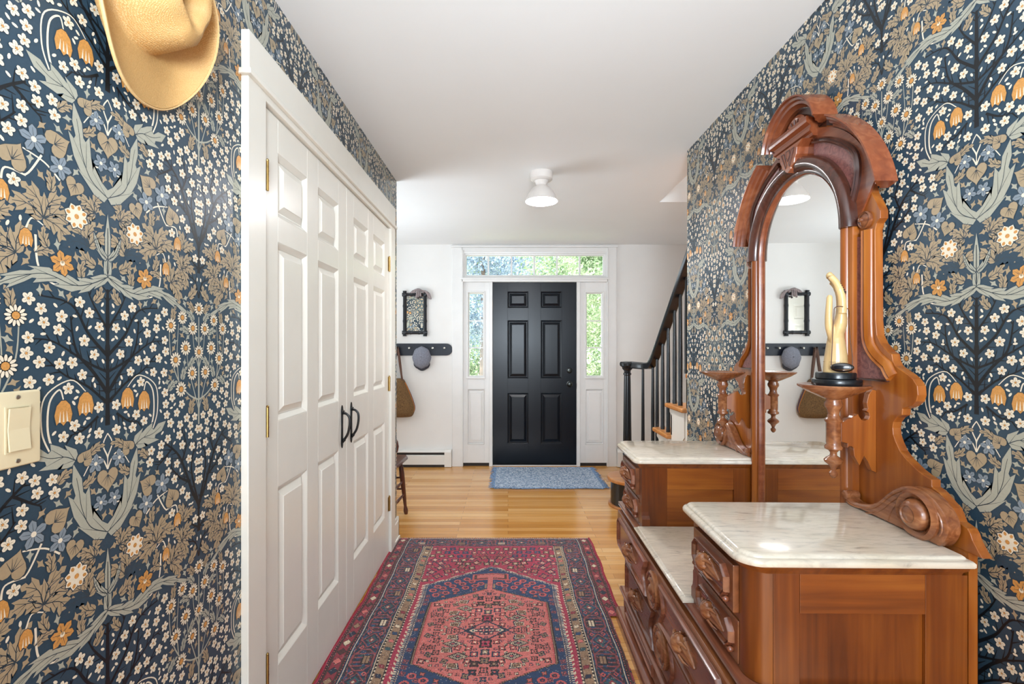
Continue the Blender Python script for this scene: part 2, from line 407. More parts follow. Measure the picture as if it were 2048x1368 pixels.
# dark branches
def branch(P, w):
    w *= 1.35; Q = spline([(a+(T.R.uniform(-.004, .004) if 0 < i < len(P)-1 else 0), b) for i, (a, b) in enumerate(P)], 6); T.add(1, DK, strip(Q, w, w*0.3), False); T.mark(strip(Q, w*0.8, w*0.25))
    for i in range(1, len(Q)-1, 2):
        a = math.atan2(Q[i+1][1]-Q[i][1], Q[i+1][0]-Q[i][0])+T.R.choice([-0.8, 0.8]); l = T.R.uniform(0.012, 0.028)
        T.add(1, DK, strip([Q[i], (Q[i][0]+l*math.cos(a), Q[i][1]+l*math.sin(a))], 0.0030, 0.0008), False)
branch([(0.0, 0.20), (0.001, 0.30), (0.004, 0.40), (0.001, 0.455)], 0.008)
branch([(0.0, 0.26), (0.03, 0.30), (0.06, 0.34), (0.075, 0.40)], 0.006); branch([(0.0, 0.33), (0.04, 0.37), (0.07, 0.42), (0.13, 0.43)], 0.005)
branch([(0.02, 0.22), (0.05, 0.20), (0.075, 0.195)], 0.004); branch([(0.0, 0.24), (0.04, 0.275), (0.085, 0.30), (0.12, 0.33)], 0.004)
branch([(0.0, 0.30), (0.045, 0.32), (0.10, 0.355), (0.14, 0.36)], 0.004); branch([(0.0, 0.38), (0.03, 0.42), (0.045, 0.455)], 0.004)
branch([(0.26, -0.10), (0.258, -0.04), (0.235, 0.0), (0.215, 0.05), (0.19, 0.10), (0.15, 0.135)], 0.009)
branch([(0.258, -0.03), (0.235, 0.06), (0.25, 0.12)], 0.005); branch([(0.20, 0.08), (0.215, 0.12), (0.20, 0.155)], 0.004); branch([(0.225, 0.03), (0.19, 0.05), (0.165, 0.08)], 0.005)
branch([(0.26, -0.09), (0.23, -0.07), (0.21, -0.02)], 0.004); branch([(0.26, -0.16), (0.245, -0.12), (0.21, -0.11)], 0.004); branch([(0.17, 0.12), (0.14, 0.10), (0.125, 0.09)], 0.004)
# daisy column
branch2 = lambda P, w, m=TAN: T.add(2, m, strip(spline(P, 6), w, w*0.5))
branch2([(0.26, 0.16), (0.259, 0.25), (0.26, 0.42)], 0.005, GR)
branch2([(0.258, 0.20), (0.24, 0.25), (0.222, 0.30), (0.217, 0.36)], 0.003, GR); branch2([(0.258, 0.22), (0.225, 0.235), (0.19, 0.27), (0.165, 0.33), (0.160, 0.40)], 0.004, GR)
branch2([(0.19, 0.27), (0.185, 0.33), (0.190, 0.40)], 0.003, GR); branch2([(0.258, 0.30), (0.242, 0.35), (0.238, 0.40)], 0.003, GR)
for u, v, r in ((0.236, 0.285, 0.0175), (0.213, 0.345, 0.018), (0.26, 0.335, 0.0165), (0.180, 0.318, 0.018), (0.238, 0.392, 0.017), (0.165, 0.395, 0.017), (0.198, 0.250, 0.018), (0.26, 0.44, 0.017), (0.202, 0.415, 0.016)):
    T.daisy(u, v, r, T.R.random())
# blossoms
def zone(u, v):
    vv = (v+0.2) % HV-0.2
    if 0.185 < vv < 0.455 and u < 0.15: return True
    if u > 0.155+0.0*vv and -0.13 < vv < 0.185 : return True
    if 0.10 < u < 0.2 and 0.09 < vv < 0.24: return True
    return False
def off(u, v): 
    return T.free(u, v, 0.0112)
for _ in range(26000):
    u, v = T.R.uniform(0.0, HU), T.R.uniform(-0.2, HV-0.2)
    if T.R.random() < 0.03: u = T.R.choice([0.0, HU])
    if zone(u, v) and off(u, v): T.blossom(u, v, T.R.uniform(0.0102, 0.0116), T.R.random()*2); 
for _ in range(6000):
    u, v = T.R.uniform(0.0, HU), T.R.uniform(-0.2, HV-0.2)
    if zone(u, v) and T.free(u, v, 0.0062): T.bud(u, v, 0.0050, T.R.uniform(0, PI))
# fill: small leaves, then sprigs
for _ in range(26000):
    u, v = T.R.uniform(0.01, HU-0.01), T.R.uniform(-0.2, HV-0.2)
    if zone(u, v): continue
    L = T.R.choice([0.050, 0.042, 0.034]); d = T.R.uniform(0.3, PI-0.3); b = T.R.choice([-0.5, 0.5])
    c = (u+L*0.5*math.cos(d), v+L*0.5*math.sin(d))
    if T.free(c[0], c[1], L*0.36):
        vv = (v+0.2) % HV-0.2
        mt = TAN if vv < 0.12 else (GR if T.R.random() < 0.55 else TAN)
        T.lobed([(u, v), c, (u+L*math.cos(d+b*0.5), v+L*math.sin(d+b*0.5))], L*0.25, 3, mt, 2, deep=0.45, vein=L > 0.025)
for _ in range(9000):
    u, v = T.R.uniform(0.004, HU-0.004), T.R.uniform(-0.2, HV-0.2)
    if zone(u, v): continue
    if T.free(u, v, 0.0075):
        d = T.R.uniform(0.2, PI-0.2); mt = TAN if T.R.random() < 0.6 else GR
        T.add(2, mt, rot([(-0.010, 0), (-0.002, 0.0028), (0.002, 0.0065), (0.004, 0.0022), (0.011, 0.001), (0.004, -0.0018), (0.001, -0.006), (-0.003, -0.002)], d, u, v))

def clip(pts, ax, val, keep_gt):
    out = []; n = len(pts)
    for i in range(n):
        p, q = pts[i], pts[(i+1) % n]; a = (p[ax] >= val) == keep_gt or p[ax] == val; b = (q[ax] >= val) == keep_gt or q[ax] == val
        if a: out.append(p)
        if a != b:
            t = (val-p[ax])/(q[ax]-p[ax]); out.append((p[0]+(q[0]-p[0])*t, p[1]+(q[1]-p[1])*t))
    return out
TP = []
for lay, mt, pts in T.P:
    if min(p[0] for p in pts) < 0: pts = clip(pts, 0, 0.0, True)
    if len(pts) > 2 and max(p[0] for p in pts) > HU: pts = clip(pts, 0, HU, False)
    if len(pts) > 2 and max(p[0] for p in pts)-min(p[0] for p in pts) > 1e-5: TP.append((lay, mt, np.array(pts)))
ZH = 1.670-0.100                # height of v = 0
def paper_wall(name, base_boxes, mapf, a0, a1, axisA, hole=None, z0=0.0, z1=CEIL):
    """base_boxes: (a0,a1,b0,b1,h0,h1) solids of the wall; the printed pattern lies on its face"""
    co = []; faces = []; mi = []
    def addv(p): co.append(p); return len(co)-1
    for (p0, p1, q0, q1, h0, h1) in base_boxes:
        V = [addv(mapf(a, b, h)) for h in (h0, h1) for b in (q0, q1) for a in (p0, p1)]
        for q in ((0,2,3,1),(4,5,7,6),(0,1,5,4),(2,6,7,3),(0,4,6,2),(1,3,7,5)): faces.append([V[i] for i in q]); mi.append(0)
    k0 = int(math.floor((a0-axisA)/HU))-1; k1 = int(math.ceil((a1-axisA)/HU))+1
    j0 = int(math.floor((z0-ZH)/HV))-1; j1 = int(math.ceil((z1-ZH)/HV))+1
    for k in range(k0, k1+1):
        for j in range(j0, j1+1):
            for lay, mt, P in TP:
                A = axisA+k*HU+(P[:, 0] if k % 2 == 0 else HU-P[:, 0]); B = ZH+j*HV+P[:, 1]
                amin, amax, bmin, bmax = A.min(), A.max(), B.min(), B.max()
                if amax < a0 or amin > a1 or bmax < z0 or bmin > z1: continue
                if hole and amin > hole[0] and amax < hole[1] and bmin > hole[2] and bmax < hole[3]: continue
                pts = list(zip(A.tolist(), B.tolist()))
                if amin < a0: pts = clip(pts, 0, a0, True)
                if len(pts) > 2 and amax > a1: pts = clip(pts, 0, a1, False)
                if len(pts) > 2 and bmin < z0: pts = clip(pts, 1, z0, True)
                if len(pts) > 2 and bmax > z1: pts = clip(pts, 1, z1, False)
                if len(pts) < 3: continue
                h = 0.00011*lay+0.0001
                b0 = len(co); co.extend(mapf(a, b, h) for a, b in pts); faces.append(list(range(b0, len(co)))); mi.append(mt)
    me = bpy.data.meshes.new(name); me.from_pydata(co, [], faces); me.update()
    for m in PAPER: me.materials.append(m)
    me.polygons.foreach_set('material_index', mi)
    o = bpy.data.objects.new(name, me); C.objects.link(o); o['kind'] = 'structure'
    return o
CL0, CL1, CLZ = 1.40, 2.96, 2.045      # closet opening
paper_wall('wall_left', [(Y0, CL0, 0, CEIL, -0.12, 0), (CL0, CL1, CLZ, CEIL, -0.12, 0), (CL1, YCL, 0, CEIL, -0.12, 0)], M_left(XL), 0.42, YCL, 0.8825, hole=(1.33, 3.04, 0, 2.18))
paper_wall('wall_right', [(Y0, YCR, 0, CEIL, -0.075, 0)], M_right(XR), 0.62, YCR, 1.025)
paper_wall('wall_foyer_front', [(-1.66, XL-0.12, 0, CEIL, -0.12, 0), (-2.7, -1.66, 2.06, CEIL, -0.12, 0)], M_front(YCL), -1.8, XL, -1.03)
# ------------------------------------------------------------------ floor, ceiling, plain walls
def floor_mat():
    m, nt, b = new_mat('oak_strip_floor')
    tc = nt.nodes.new('ShaderNodeTexCoord'); br = nt.nodes.new('ShaderNodeTexBrick')
    nt.links.new(tc.outputs['Object'], br.inputs['Vector'])
    br.offset = 0.37; br.offset_frequency = 2; br.squash = 1.0
    br.inputs['Scale'].default_value = 1.0; br.inputs['Brick Width'].default_value = 0.95; br.inputs['Row Height'].default_value = 0.057
    br.inputs['Mortar Size'].default_value = 0.0007; br.inputs['Mortar Smooth'].default_value = 0.1; br.inputs['Bias'].default_value = 0.0
    br.inputs['Color1'].default_value = (0, 0, 0, 1); br.inputs['Color2'].default_value = (1, 1, 1, 1); br.inputs['Mortar'].default_value = (0.5, 0.5, 0.5, 1)
    mp = nt.nodes.new('ShaderNodeMapping'); mp.inputs['Scale'].default_value = (2.2, 40, 1); nt.links.new(tc.outputs['Object'], mp.inputs['Vector'])
    ad = nt.nodes.new('ShaderNodeVectorMath'); ad.operation = 'ADD'; nt.links.new(mp.outputs[0], ad.inputs[0])
    sc_ = nt.nodes.new('ShaderNodeVectorMath'); sc_.operation = 'SCALE'; sc_.inputs['Scale'].default_value = 7.0
    nt.links.new(br.outputs['Color'], sc_.inputs[0]); nt.links.new(sc_.outputs[0], ad.inputs[1])
    n = nt.nodes.new('ShaderNodeTexNoise'); n.inputs['Scale'].default_value = 1.0; n.inputs['Detail'].default_value = 5; n.inputs['Distortion'].default_value = 1.0
    nt.links.new(ad.outputs[0], n.inputs['Vector'])
    ma = nt.nodes.new('ShaderNodeMath'); ma.operation = 'MULTIPLY_ADD'; ma.inputs[1].default_value = 0.55
    nt.links.new(br.outputs['Color'], ma.inputs[0])
    m2 = nt.nodes.new('ShaderNodeMath'); m2.operation = 'MULTIPLY'; m2.inputs[1].default_value = 0.5; nt.links.new(n.outputs['Fac'], m2.inputs[0]); nt.links.new(m2.outputs[0], ma.inputs[2])
    r = nt.nodes.new('ShaderNodeValToRGB'); e = r.color_ramp.elements
    e[0].position = 0.12; e[0].color = lin('#b2752f')+[1]; e[1].position = 0.85; e[1].color = lin('#e6b574')+[1]
    k = e.new(0.5); k.color = lin('#d0944a')+[1]
    nt.links.new(ma.outputs[0], r.inputs['Fac'])
    mx = nt.nodes.new('ShaderNodeMixRGB'); mx.inputs['Color2'].default_value = lin('#6b4220')+[1]
    nt.links.new(br.outputs['Fac'], mx.inputs['Fac']); nt.links.new(r.outputs['Color'], mx.inputs['Color1']); nt.links.new(mx.outputs[0], b.inputs['Base Color'])
    b.inputs['Roughness'].default_value = 0.24; b.inputs['Coat Weight'].default_value = 0.3; b.inputs['Coat Roughness'].default_value = 0.12
    bp = nt.nodes.new('ShaderNodeBump'); bp.inputs['Strength'].default_value = 0.08; bp.inputs['Distance'].default_value = 0.002
    nt.links.new(n.outputs['Fac'], bp.inputs['Height']); nt.links.new(bp.outputs['Normal'], b.inputs['Normal'])
    return m
M['floor'] = floor_mat()
MB().box(-2.7, 2.2, Y0, YB+0.1, -0.05, 0).build('floor', M['floor'], kind='structure')
# ceiling with the stairwell opening (X > 1.165, Y < 3.62)
c = MB(); XO, YO = 1.165, 3.62
c.box(-2.7, XO, Y0, YB+0.1, CEIL, CEIL+0.25); c.box(XO, 2.2, YO, YB+0.1, CEIL, CEIL+0.25)
c.build('ceiling', M['ceiling'], kind='structure')
# wall openings of the entry unit: X from -0.51 to 1.07, up to the ceiling trim
WX0, WX1 = -0.600, 1.170
b_ = MB(M_back(YB)); b_.box(-2.7, WX0, 0, CEIL, -0.12, 0); b_.box(WX1, 2.2, 0, CEIL, -0.12, 0); b_.box(WX0, WX1, 2.375, CEIL, -0.12, 0)
b_.build('wall_back', M['white_wall'], kind='structure')
MB().box(-2.72, -2.6, YCL, YB, 0, CEIL).build('wall_foyer_left', M['white_wall'], kind='structure')
s_ = MB(); s_.box(2.08, 2.2, 0.8, YB, 0, 4.6); s_.box(XR+0.075, 2.2, 0.7, 0.8, 0, 4.6); s_.box(XR+0.075, 2.2, YO+0.001, YO+0.1, CEIL+0.25, 4.6)
s_.box(XO-0.1, XO-0.001, 0.8, YO, CEIL+0.25, 4.6); s_.build('wall_stairwell', M['white_wall'], kind='structure')
MB().box(XO-0.1, 2.2, 0.7, YO+0.1, 4.6, 4.7).build('ceiling_upper', M['ceiling'], kind='structure')

# ------------------------------------------------------------------ entry unit: trim, sidelights, transom, front door
def bx(mb, a0, a1, b0, b1, h0, h1): mb.box(a0, a1, b0, b1, h0, h1)
MBK = M_back(YB)
t = MB(MBK)
t.box(WX0-0.005, -0.500, 0, 2.375, -0.02, 0.022)          # left casing
t.box(1.085, WX1+0.005, 0, 2.375, -0.02, 0.022)           # right casing
t.box(-0.500, -0.488, 0, 2.345, -0.02, 0.03); t.box(1.073, 1.085, 0, 2.345, -0.02, 0.03)
t.box(-0.500, 1.085, 2.325, 2.375, -0.02, 0.012)          # head
t.box(-0.51, 1.095, 2.000, 2.045, -0.06, 0.030)           # transom bar
t.box(-0.515, 1.10, 2.028, 2.045, -0.06, 0.040)
t.box(-0.205, -0.168, 0, 2.000, -0.06, 0.020); t.box(0.745, 0.782, 0, 2.000, -0.06, 0.020)   # door jambs
t.box(-0.168, -0.158, 0, 2.000, -0.06, -0.028); t.box(0.735, 0.745, 0, 2.000, -0.06, -0.028)
t.box(-0.205, 0.782, 0, 0.011, -0.10, -0.002)
t.build('trim_entry', M['trim_cool'], kind='structure', bevel=0.003)
MB(MBK).box(WX0-0.02, WX1+0.02, 2.376, 2.396, 0.0, 0.02).build('trim_head', M['trim_cool'], kind='structure', bevel=0.002)

def glass_mat():
    m = bpy.data.materials.new('window_glass'); m.use_nodes = True; nt = m.node_tree; nt.nodes.clear()
    o = nt.nodes.new('ShaderNodeOutputMaterial'); a = nt.nodes.new('ShaderNodeBsdfTransparent'); g = nt.nodes.new('ShaderNodeBsdfGlossy')
    g.inputs['Roughness'].default_value = 0.02; fr = nt.nodes.new('ShaderNodeFresnel'); fr.inputs['IOR'].default_value = 1.45
    mx = nt.nodes.new('ShaderNodeMixShader'); nt.links.new(fr.outputs[0], mx.inputs[0]); nt.links.new(a.outputs[0], mx.inputs[1]); nt.links.new(g.outputs[0], mx.inputs[2])
    nt.links.new(mx.outputs[0], o.inputs[0]); return m
M['glass'] = glass_mat()
def sidelight(n, x0, x1, g0, g1):
    e = thing('window_%d' % n, 'x', 'x', ((x0+x1)/2, YB, 0)); del e['label']; del e['category']; e['kind'] = 'structure'
    f = MB(MBK)
    z0, z1 = 0.99, 1.905; gz0, gz1 = 0.995, 1.872
    f.box(x0, g0-0.02, 0.035, 2.0, -0.05, -0.005); f.box(g1+0.02, x1, 0.035, 2.0, -0.05, -0.005)
    f.box(g0-0.02, g1+0.02, 1.895, 2.0, -0.05, -0.005); f.box(g0-0.02, g1+0.02, 0.84, 0.965, -0.05, -0.005)
    f.box(g0-0.02, g1+0.02, 0.035, 0.235, -0.05, -0.005)
    f.box(g0-0.02, g1+0.02, 0.235, 0.84, -0.05, -0.022)
    f.steps(rect(g0-0.018, g1+0.018, 0.247, 0.828), [(0, -0.022), (0.012, -0.016), (0.03, -0.012), (0.034, -0.008)], cap0=False)
    f.sweep(rect(g0-0.020, g1+0.020, 0.235, 0.84), [(0, -0.006), (0.004, 0.001), (0.009, -0.002), (0.012, -0.02)], closed=True)
    # glass stop
    f.sweep(rect(g0-0.024, g1+0.024, 0.962, 1.898), [(-0.004, -0.006), (0, 0.006), (0.010, 0.006), (0.014, -0.012), (0.022, -0.020), (0.022, -0.05), (-0.004, -0.05)], closed=True)
    f.box(g0-0.03, g1+0.03, 0.952, 0.966, -0.01, 0.016)
    f.build('window_frame', M['trim_cool'], e, bevel=0.0015)
    mu = MB(MBK)
    for zz in (1.287, 1.58): mu.box(g0-0.004, g1+0.004, zz-0.007, zz+0.007, -0.034, -0.016)
    mu.build('muntin', M['trim_cool'], e, bevel=0.001)
    MB(MBK).box(g0-0.004, g1+0.004, 0.98, 1.88, -0.030, -0.026).build('pane', M['glass'], e)
    MB(MBK).box(x0, x1, 0.0, 0.035, -0.05, -0.012).build('threshold', M['shadow_slot'], e)
    return e
sidelight(1, -0.488, -0.205, -0.420, -0.276)
sidelight(2, 0.782, 1.073, 0.862, 1.018)
e = thing('window_3', 'x', 'x', (0.29, YB, 2.05)); del e['label']; del e['category']; e['kind'] = 'structure'
f = MB(MBK)
f.sweep(rect(-0.488, 1.073, 2.045, 2.325), [(0, 0.012), (0.014, 0.010), (0.016, -0.004), (0.030, -0.006), (0.036, -0.022), (0.036, -0.05), (0, -0.05)], closed=True)
f.build('window_frame', M['trim_cool'], e, bevel=0.001)
for px in (976.5, 1023, 1068.7, 1114.4, 1160):
    x = (px-1016)/184; MB(MBK).box(x-0.009, x+0.009, 2.07, 2.30, -0.040, -0.018).build('muntin', M['trim_cool'], e, bevel=0.001)
MB(MBK).box(-0.46, 1.045, 2.07, 2.30, -0.034, -0.030).build('pane', M['glass'], e)

def panel_slab(mb, a0, a1, b0, b1, cols, rows, h_back, h_front, rec=0.010, mould=0.012, field=0.030):
    """six-panel door leaf from stiles, rails and raised panels"""
    xs = [a0]+[v for c_ in cols for v in c_]+[a1]; zs = [b0]+[v for r_ in rows for v in r_]+[b1]
    for i in range(0, len(xs), 2): mb.box(xs[i], xs[i+1], b0, b1, h_back, h_front)
    for c_ in cols:
        for i in range(0, len(zs), 2): mb.box(c_[0], c_[1], zs[i], zs[i+1], h_back, h_front)
        for r_ in rows:
            mb.box(c_[0], c_[1], r_[0], r_[1], h_back, h_front-rec-0.001)
            mb.sweep(rect(c_[0], c_[1], r_[0], r_[1]), [(0, h_front), (0.002, h_front-0.001), (mould*0.5, h_front-rec*0.45), (mould, h_front-rec), (0, h_front-rec)], closed=True)
            mb.steps(rect(c_[0], c_[1], r_[0], r_[1]), [(mould, h_front-rec), (mould+0.004, h_front-rec), (mould+field, h_front-rec*0.25), (mould+field+0.001, h_front-rec*0.1)], cap0=False)
# front door
M['bronze'] = plain('dark_bronze', '#3c3e3c', 0.28, metal=0.9, scale=60, var=0.1)
fd = thing('door_1', 'x', 'x', (0.287, YB, 0)); del fd['label']; del fd['category']; fd['kind'] = 'structure'
d = MB(MBK)
panel_slab(d, -0.166, 0.743, 0.012, 1.998, [(-0.005, 0.222), (0.357, 0.586)], [(0.245, 0.795), (0.955, 1.585), (1.722, 1.898)], -0.040, -0.004, 0.012, 0.016, 0.030)
d.build('door_panel', M['door_black'], fd, bevel=0.0015)
def knob(y, r, dead):
    k = MB(lambda a, b, h: (0.668+a, YB-h, y+b))
    if dead: k.lathe([(r, -0.004), (r, 0.006), (r*0.85, 0.010), (r*0.8, 0.016), (r*0.5, 0.018)], n=20); k.box(-0.004, 0.004, -0.014, 0.014, 0.018, 0.028)
    else: k.lathe([(r, -0.004), (r*0.95, 0.006), (r*0.4, 0.010), (r*0.35, 0.030), (r*0.75, 0.038), (r*0.85, 0.052), (r*0.6, 0.064), (0.004, 0.067)], n=20)
    k.build('door_handle' if not dead else 'deadbolt', M['bronze'], fd, smooth=True)
knob(1.040, 0.030, True); knob(0.893, 0.034, False)
for z in (1.755, 0.985, 0.27):
    MB(lambda a, b, h, z=z: (-0.170+a, YB-h, z+b)).lathe([(0.0065, -0.05), (0.0065, 0.05)], center=(0, 0.006), n=10, axis='b').build('hinge', M['steel'], fd, smooth=True)
MB(MBK).box(0.738, 0.752, 0.84, 0.90, -0.01, 0.002).build('latch_plate', M['iron'], fd)

# ------------------------------------------------------------------ closet: casing, two six-panel doors
ML = M_left(XL)
t = MB(ML); zt = 2.057
t.box(1.322, 1.420, 0, zt, 0, 0.022); t.box(2.945, 3.045, 0, zt, 0, 0.022)
t.box(1.310, 3.057, zt, zt+0.016, 0, 0.034); t.box(1.322, 3.045, zt+0.016, 2.187, 0, 0.024)
t.box(1.400, 1.420, 0, zt, -0.118, 0.0); t.box(2.945, 2.965, 0, zt, -0.118, 0.0); t.box(1.40, 2.965, 2.035, zt, -0.118, 0.021)
t.build('trim_closet', M['trim'], kind='structure', bevel=0.0025)
MB(ML).box(1.40, 2.965, 0, 2.06, -0.125, -0.11).build('wall_closet_back', M['white_wall'], kind='structure')
def closet_door(n, y0, y1, hinge_y, handle_y, flip):
    e = thing('door_%d' % n, 'x', 'x', (XL, (y0+y1)/2, 0)); del e['label']; del e['category']; e['kind'] = 'structure'
    m = MB(ML); w_ = y1-y0; s = 0.100; mu = 0.100; pw = (w_-2*s-mu)/2
    panel_slab(m, y0, y1, 0.010, 2.030, [(y0+s, y0+s+pw), (y1-s-pw, y1-s)], [(0.26, 0.838), (1.052, 1.632), (1.714, 1.920)], -0.030, 0.006, 0.014, 0.018, 0.024)
    m.build('door_panel', M['trim'], e, bevel=0.0015)
    for z in (1.810, 1.063, 0.313):
        h = MB(lambda a, b, h, z=z: (XL+(0.010 if flip else 0.0235)+h, hinge_y+a, z+b)); h.lathe([(0.006 if flip else 0.0042, -0.045), (0.006 if flip else 0.0042, 0.045)], n=10, axis='b')
        for q in (-0.015, 0.015): h.lathe([(0.0066 if flip else 0.0047, q-0.001), (0.0066 if flip else 0.0047, q+0.001)], n=10, axis='b')
        h.lathe([(0.0036, 0.045), (0.0045, 0.048), (0.002, 0.052)], n=10, axis='b')
        if flip: h.box(-0.022, 0.0, -0.044, 0.044, -0.006, -0.003)
        else: h.box(-0.0015, 0.0015, -0.044, 0.044, -0.022, 0.0)
        h.build('hinge', M['brass'], e, smooth=True)
    g = MB(lambda a, b, h: (XL+0.006+h, handle_y+a, 0.935+b))
    g.prism([(-0.010, -0.075), (-0.006, -0.088), (0, -0.096), (0.006, -0.088), (0.010, -0.075), (0.007, 0.0), (0.010, 0.075), (0.006, 0.088), (0, 0.096), (-0.006, 0.088), (-0.010, 0.075), (-0.007, 0.0)], 0.0, 0.004)
    g.tube(spline([(0, 0.060, 0.004), (0, 0.058, 0.020), (0, 0.042, 0.034), (0, 0.010, 0.036), (0, -0.030, 0.028), (0, -0.055, 0.014), (0, -0.070, 0.004)], 5), 0.0055, 8)
    g.tube([(-0.012, 0.068, 0.006), (0.012, 0.068, 0.006)], 0.004, 6); g.ball((0, -0.06, 0.010), 0.008, 8, 6)
    g.build('door_handle', M['iron'], e, smooth=True)
closet_door(2, 1.424, 2.168, 1.424, 2.108, False)
closet_door(3, 2.173, 2.941, 2.941, 2.232, True)

# baseboards
def base(name, m, segs, mat='trim'):
    b = MB(m)
    for a0, a1 in segs: b.box(a0, a1, 0, 0.125, 0, 0.014); b.prism(rect(a0, a1, 0.125, 0.150), 0, 0.009); b.box(a0, a1, 0, 0.02, 0, 0.022)
    b.build(name, M[mat], kind='structure', bevel=0.002)
base('baseboard_left', M_left(XL), [(Y0, 1.322), (3.045, YCL+0.014)])
base('baseboard_right', M_right(XR), [(Y0, YCR)])
base('baseboard_back', M_back(YB), [(WX1+0.005, 2.08)])
base('baseboard_foyer', M_front(YCL), [(-1.56, XL+0.014)])
t = MB(M_front(YCL)); t.box(-1.66, -1.56, 0, 2.08, 0, 0.022); t.box(-2.59, -1.56, 2.06, 2.16, 0, 0.022); t.build('trim_foyer_doorway', M['trim'], kind='structure', bevel=0.002)
d = MB(M_front(YCL)); panel_slab(d, -2.40, -1.67, 0.01, 2.05, [(-2.30, -2.08), (-1.99, -1.77)], [(0.26, 0.84), (1.05, 1.63), (1.71, 1.92)], -0.05, -0.01)
d.build('door_4', M['trim'], kind='structure'); MB(M_front(YCL)).box(-2.7, -2.40, 0, 2.06, -0.12, 0).build('wall_foyer_corner', M['white_wall'], kind='structure')

# ------------------------------------------------------------------ baseboard heaters
def heater(x0, x1, label, endcap_right=True):
    e = thing('baseboard_heater', label, 'heater', ((x0+x1)/2, YB-0.03, 0), 'baseboard heaters on the back wall')
    cp = 0.075
    a1 = x1-cp if endcap_right else x1
    a0 = x0 if endcap_right else x0+cp
    def pr(a, b, pf):    # profile (h, z) extruded along a
        m = MB(lambda q, z, h: (h, YB-q, z)); return m
    m = MB(lambda q, z, h: (h, YB-q, z)); m.prism([(0.001, 0.03), (0.058, 0.03), (0.060, 0.128), (0.056, 0.134), (0.050, 0.134), (0.050, 0.04), (0.001, 0.04)], a0, a1); m.build('front_panel', M['heater'], e)
    m = MB(lambda q, z, h: (h, YB-q, z)); m.prism([(0.001, 0.172), (0.045, 0.172), (0.060, 0.160), (0.062, 0.164), (0.048, 0.180), (0.001, 0.185)], a0, a1); m.build('top_cover', M['heater'], e)
    MB(lambda q, z, h: (h, YB-q, z)).prism([(0.001, 0.04), (0.045, 0.04), (0.045, 0.168), (0.001, 0.168)], a0, a1).build('heating_fins', M['shadow_slot'], e)
    MB(lambda q, z, h: (h, YB-q, z)).prism([(0.001, 0.003), (0.052, 0.003), (0.052, 0.029), (0.001, 0.029)], a0, a1).build('lower_slot', M['shadow_slot'], e)
    c0, c1 = (a1, x1) if endcap_right else (x0, a0)
    MB(lambda q, z, h: (h, YB-q, z)).prism([(0.001, 0.004), (0.064, 0.004), (0.066, 0.165), (0.050, 0.186), (0.001, 0.190)], c0, c1).build('end_cap', M['heater'], e, bevel=0.003)
heater(-2.55, WX0-0.008, 'long white baseboard heater on the floor below the peg rail', True)
heater(WX1+0.008, 1.72, 'white baseboard heater right of the front door, mostly hidden by the dresser', False)

# ------------------------------------------------------------------ staircase
M['tread'] = wood('oak_tread', '#a5642c', '#bd7a3c', '#cf9254', 'X', 0.3)
XS = 1.10
st = thing('staircase', 'white staircase with oak treads and a black banister rising at the right', 'staircase', (XS, 3.3, 0))
RUN, RISE = 0.275, 0.2125
Yn = lambda n: 3.45-(n-3)*RUN      # nosing of tread n
for n in range(2, 11):
    z = n*RISE+0.065
    y1 = Yn(n); y0 = Yn(n+1)
    xa = XS-0.035 if y0 > YCR+0.02 else XR+0.08
    tm = MB(); tm.m = IDM
    tm.prism(rrect(xa, 2.078, y0-0.01, y1+0.03, 0.012, (0, 0, 0, 1)), z-0.03, z)
    tm.build('tread', M['tread'], st, bevel=0.010, seg=3)
    MB().box(XS, 2.078, y1-0.02, y1, z-RISE, z-0.03).build('riser', M['trim'], st)
s1 = MB(); pl = [(XS, 0.0), (XS, 0)]
prof = [(3.98, 0.002)]
for n in range(2, 11): prof += [(Yn(n), n*RISE+0.065-RISE-0.03 if n > 2 else 0.245), (Yn(n), n*RISE+0.065-0.031)]
prof += [(Yn(11), 10*RISE+0.034), (Yn(11), 1.6), (2.50, 0.002)]
prof = [(3.725, 0.002), (3.725, 0.244)]+[q for n in range(2, 6) for q in ((Yn(n), (n-1)*RISE+0.034), (Yn(n), n*RISE+0.034))]+[(YCR+0.001, 5*RISE+0.034), (YCR+0.001, 0.002)]
s1.m = lambda a, b, h: (XS+h, a, b); s1.prism(prof, 0, 0.02); s1.build('stringer', M['trim'], st)
for n in (2, 3, 4):     # scrolled brackets on the stringer
    bk = MB(lambda a, b, h: (XS-0.008+h, a, b)); y1 = Yn(n); z = n*RISE+0.034
    bk.prism([(y1, z), (y1, z-0.03), (y1-0.05, z-0.05), (y1-0.08, z-0.10), (y1-0.13, z-0.12), (y1-0.17, z-0.17), (y1-0.22, z-0.19), (y1-0.26, z-0.155), (y1-0.26, z)], 0, 0.008)
    bk.build('stringer_bracket', M['trim'], st)
# starting step with a rounded end
b = MB(); b.prism([(2.078, 3.60), (2.078, 4.05)]+arc(1.02, 3.85, 0.175, PI*0.55, PI*1.4, 14), 0.0, 0.205); b.build('starting_riser', M['black'], st)
b = MB(); b.prism([(2.078, 3.58), (2.078, 4.08)]+arc(1.02, 3.85, 0.205, PI*0.55, PI*1.4, 16), 0.205, 0.235); b.build('tread', M['tread'], st, bevel=0.01, seg=3)
b = MB(); b.prism([(2.078, 3.58), (2.078, 4.08)]+arc(1.02, 3.85, 0.195, PI*0.55, PI*1.4, 16), 0.0, 0.02); b.build('shoe_moulding', M['tread'], st, bevel=0.006)
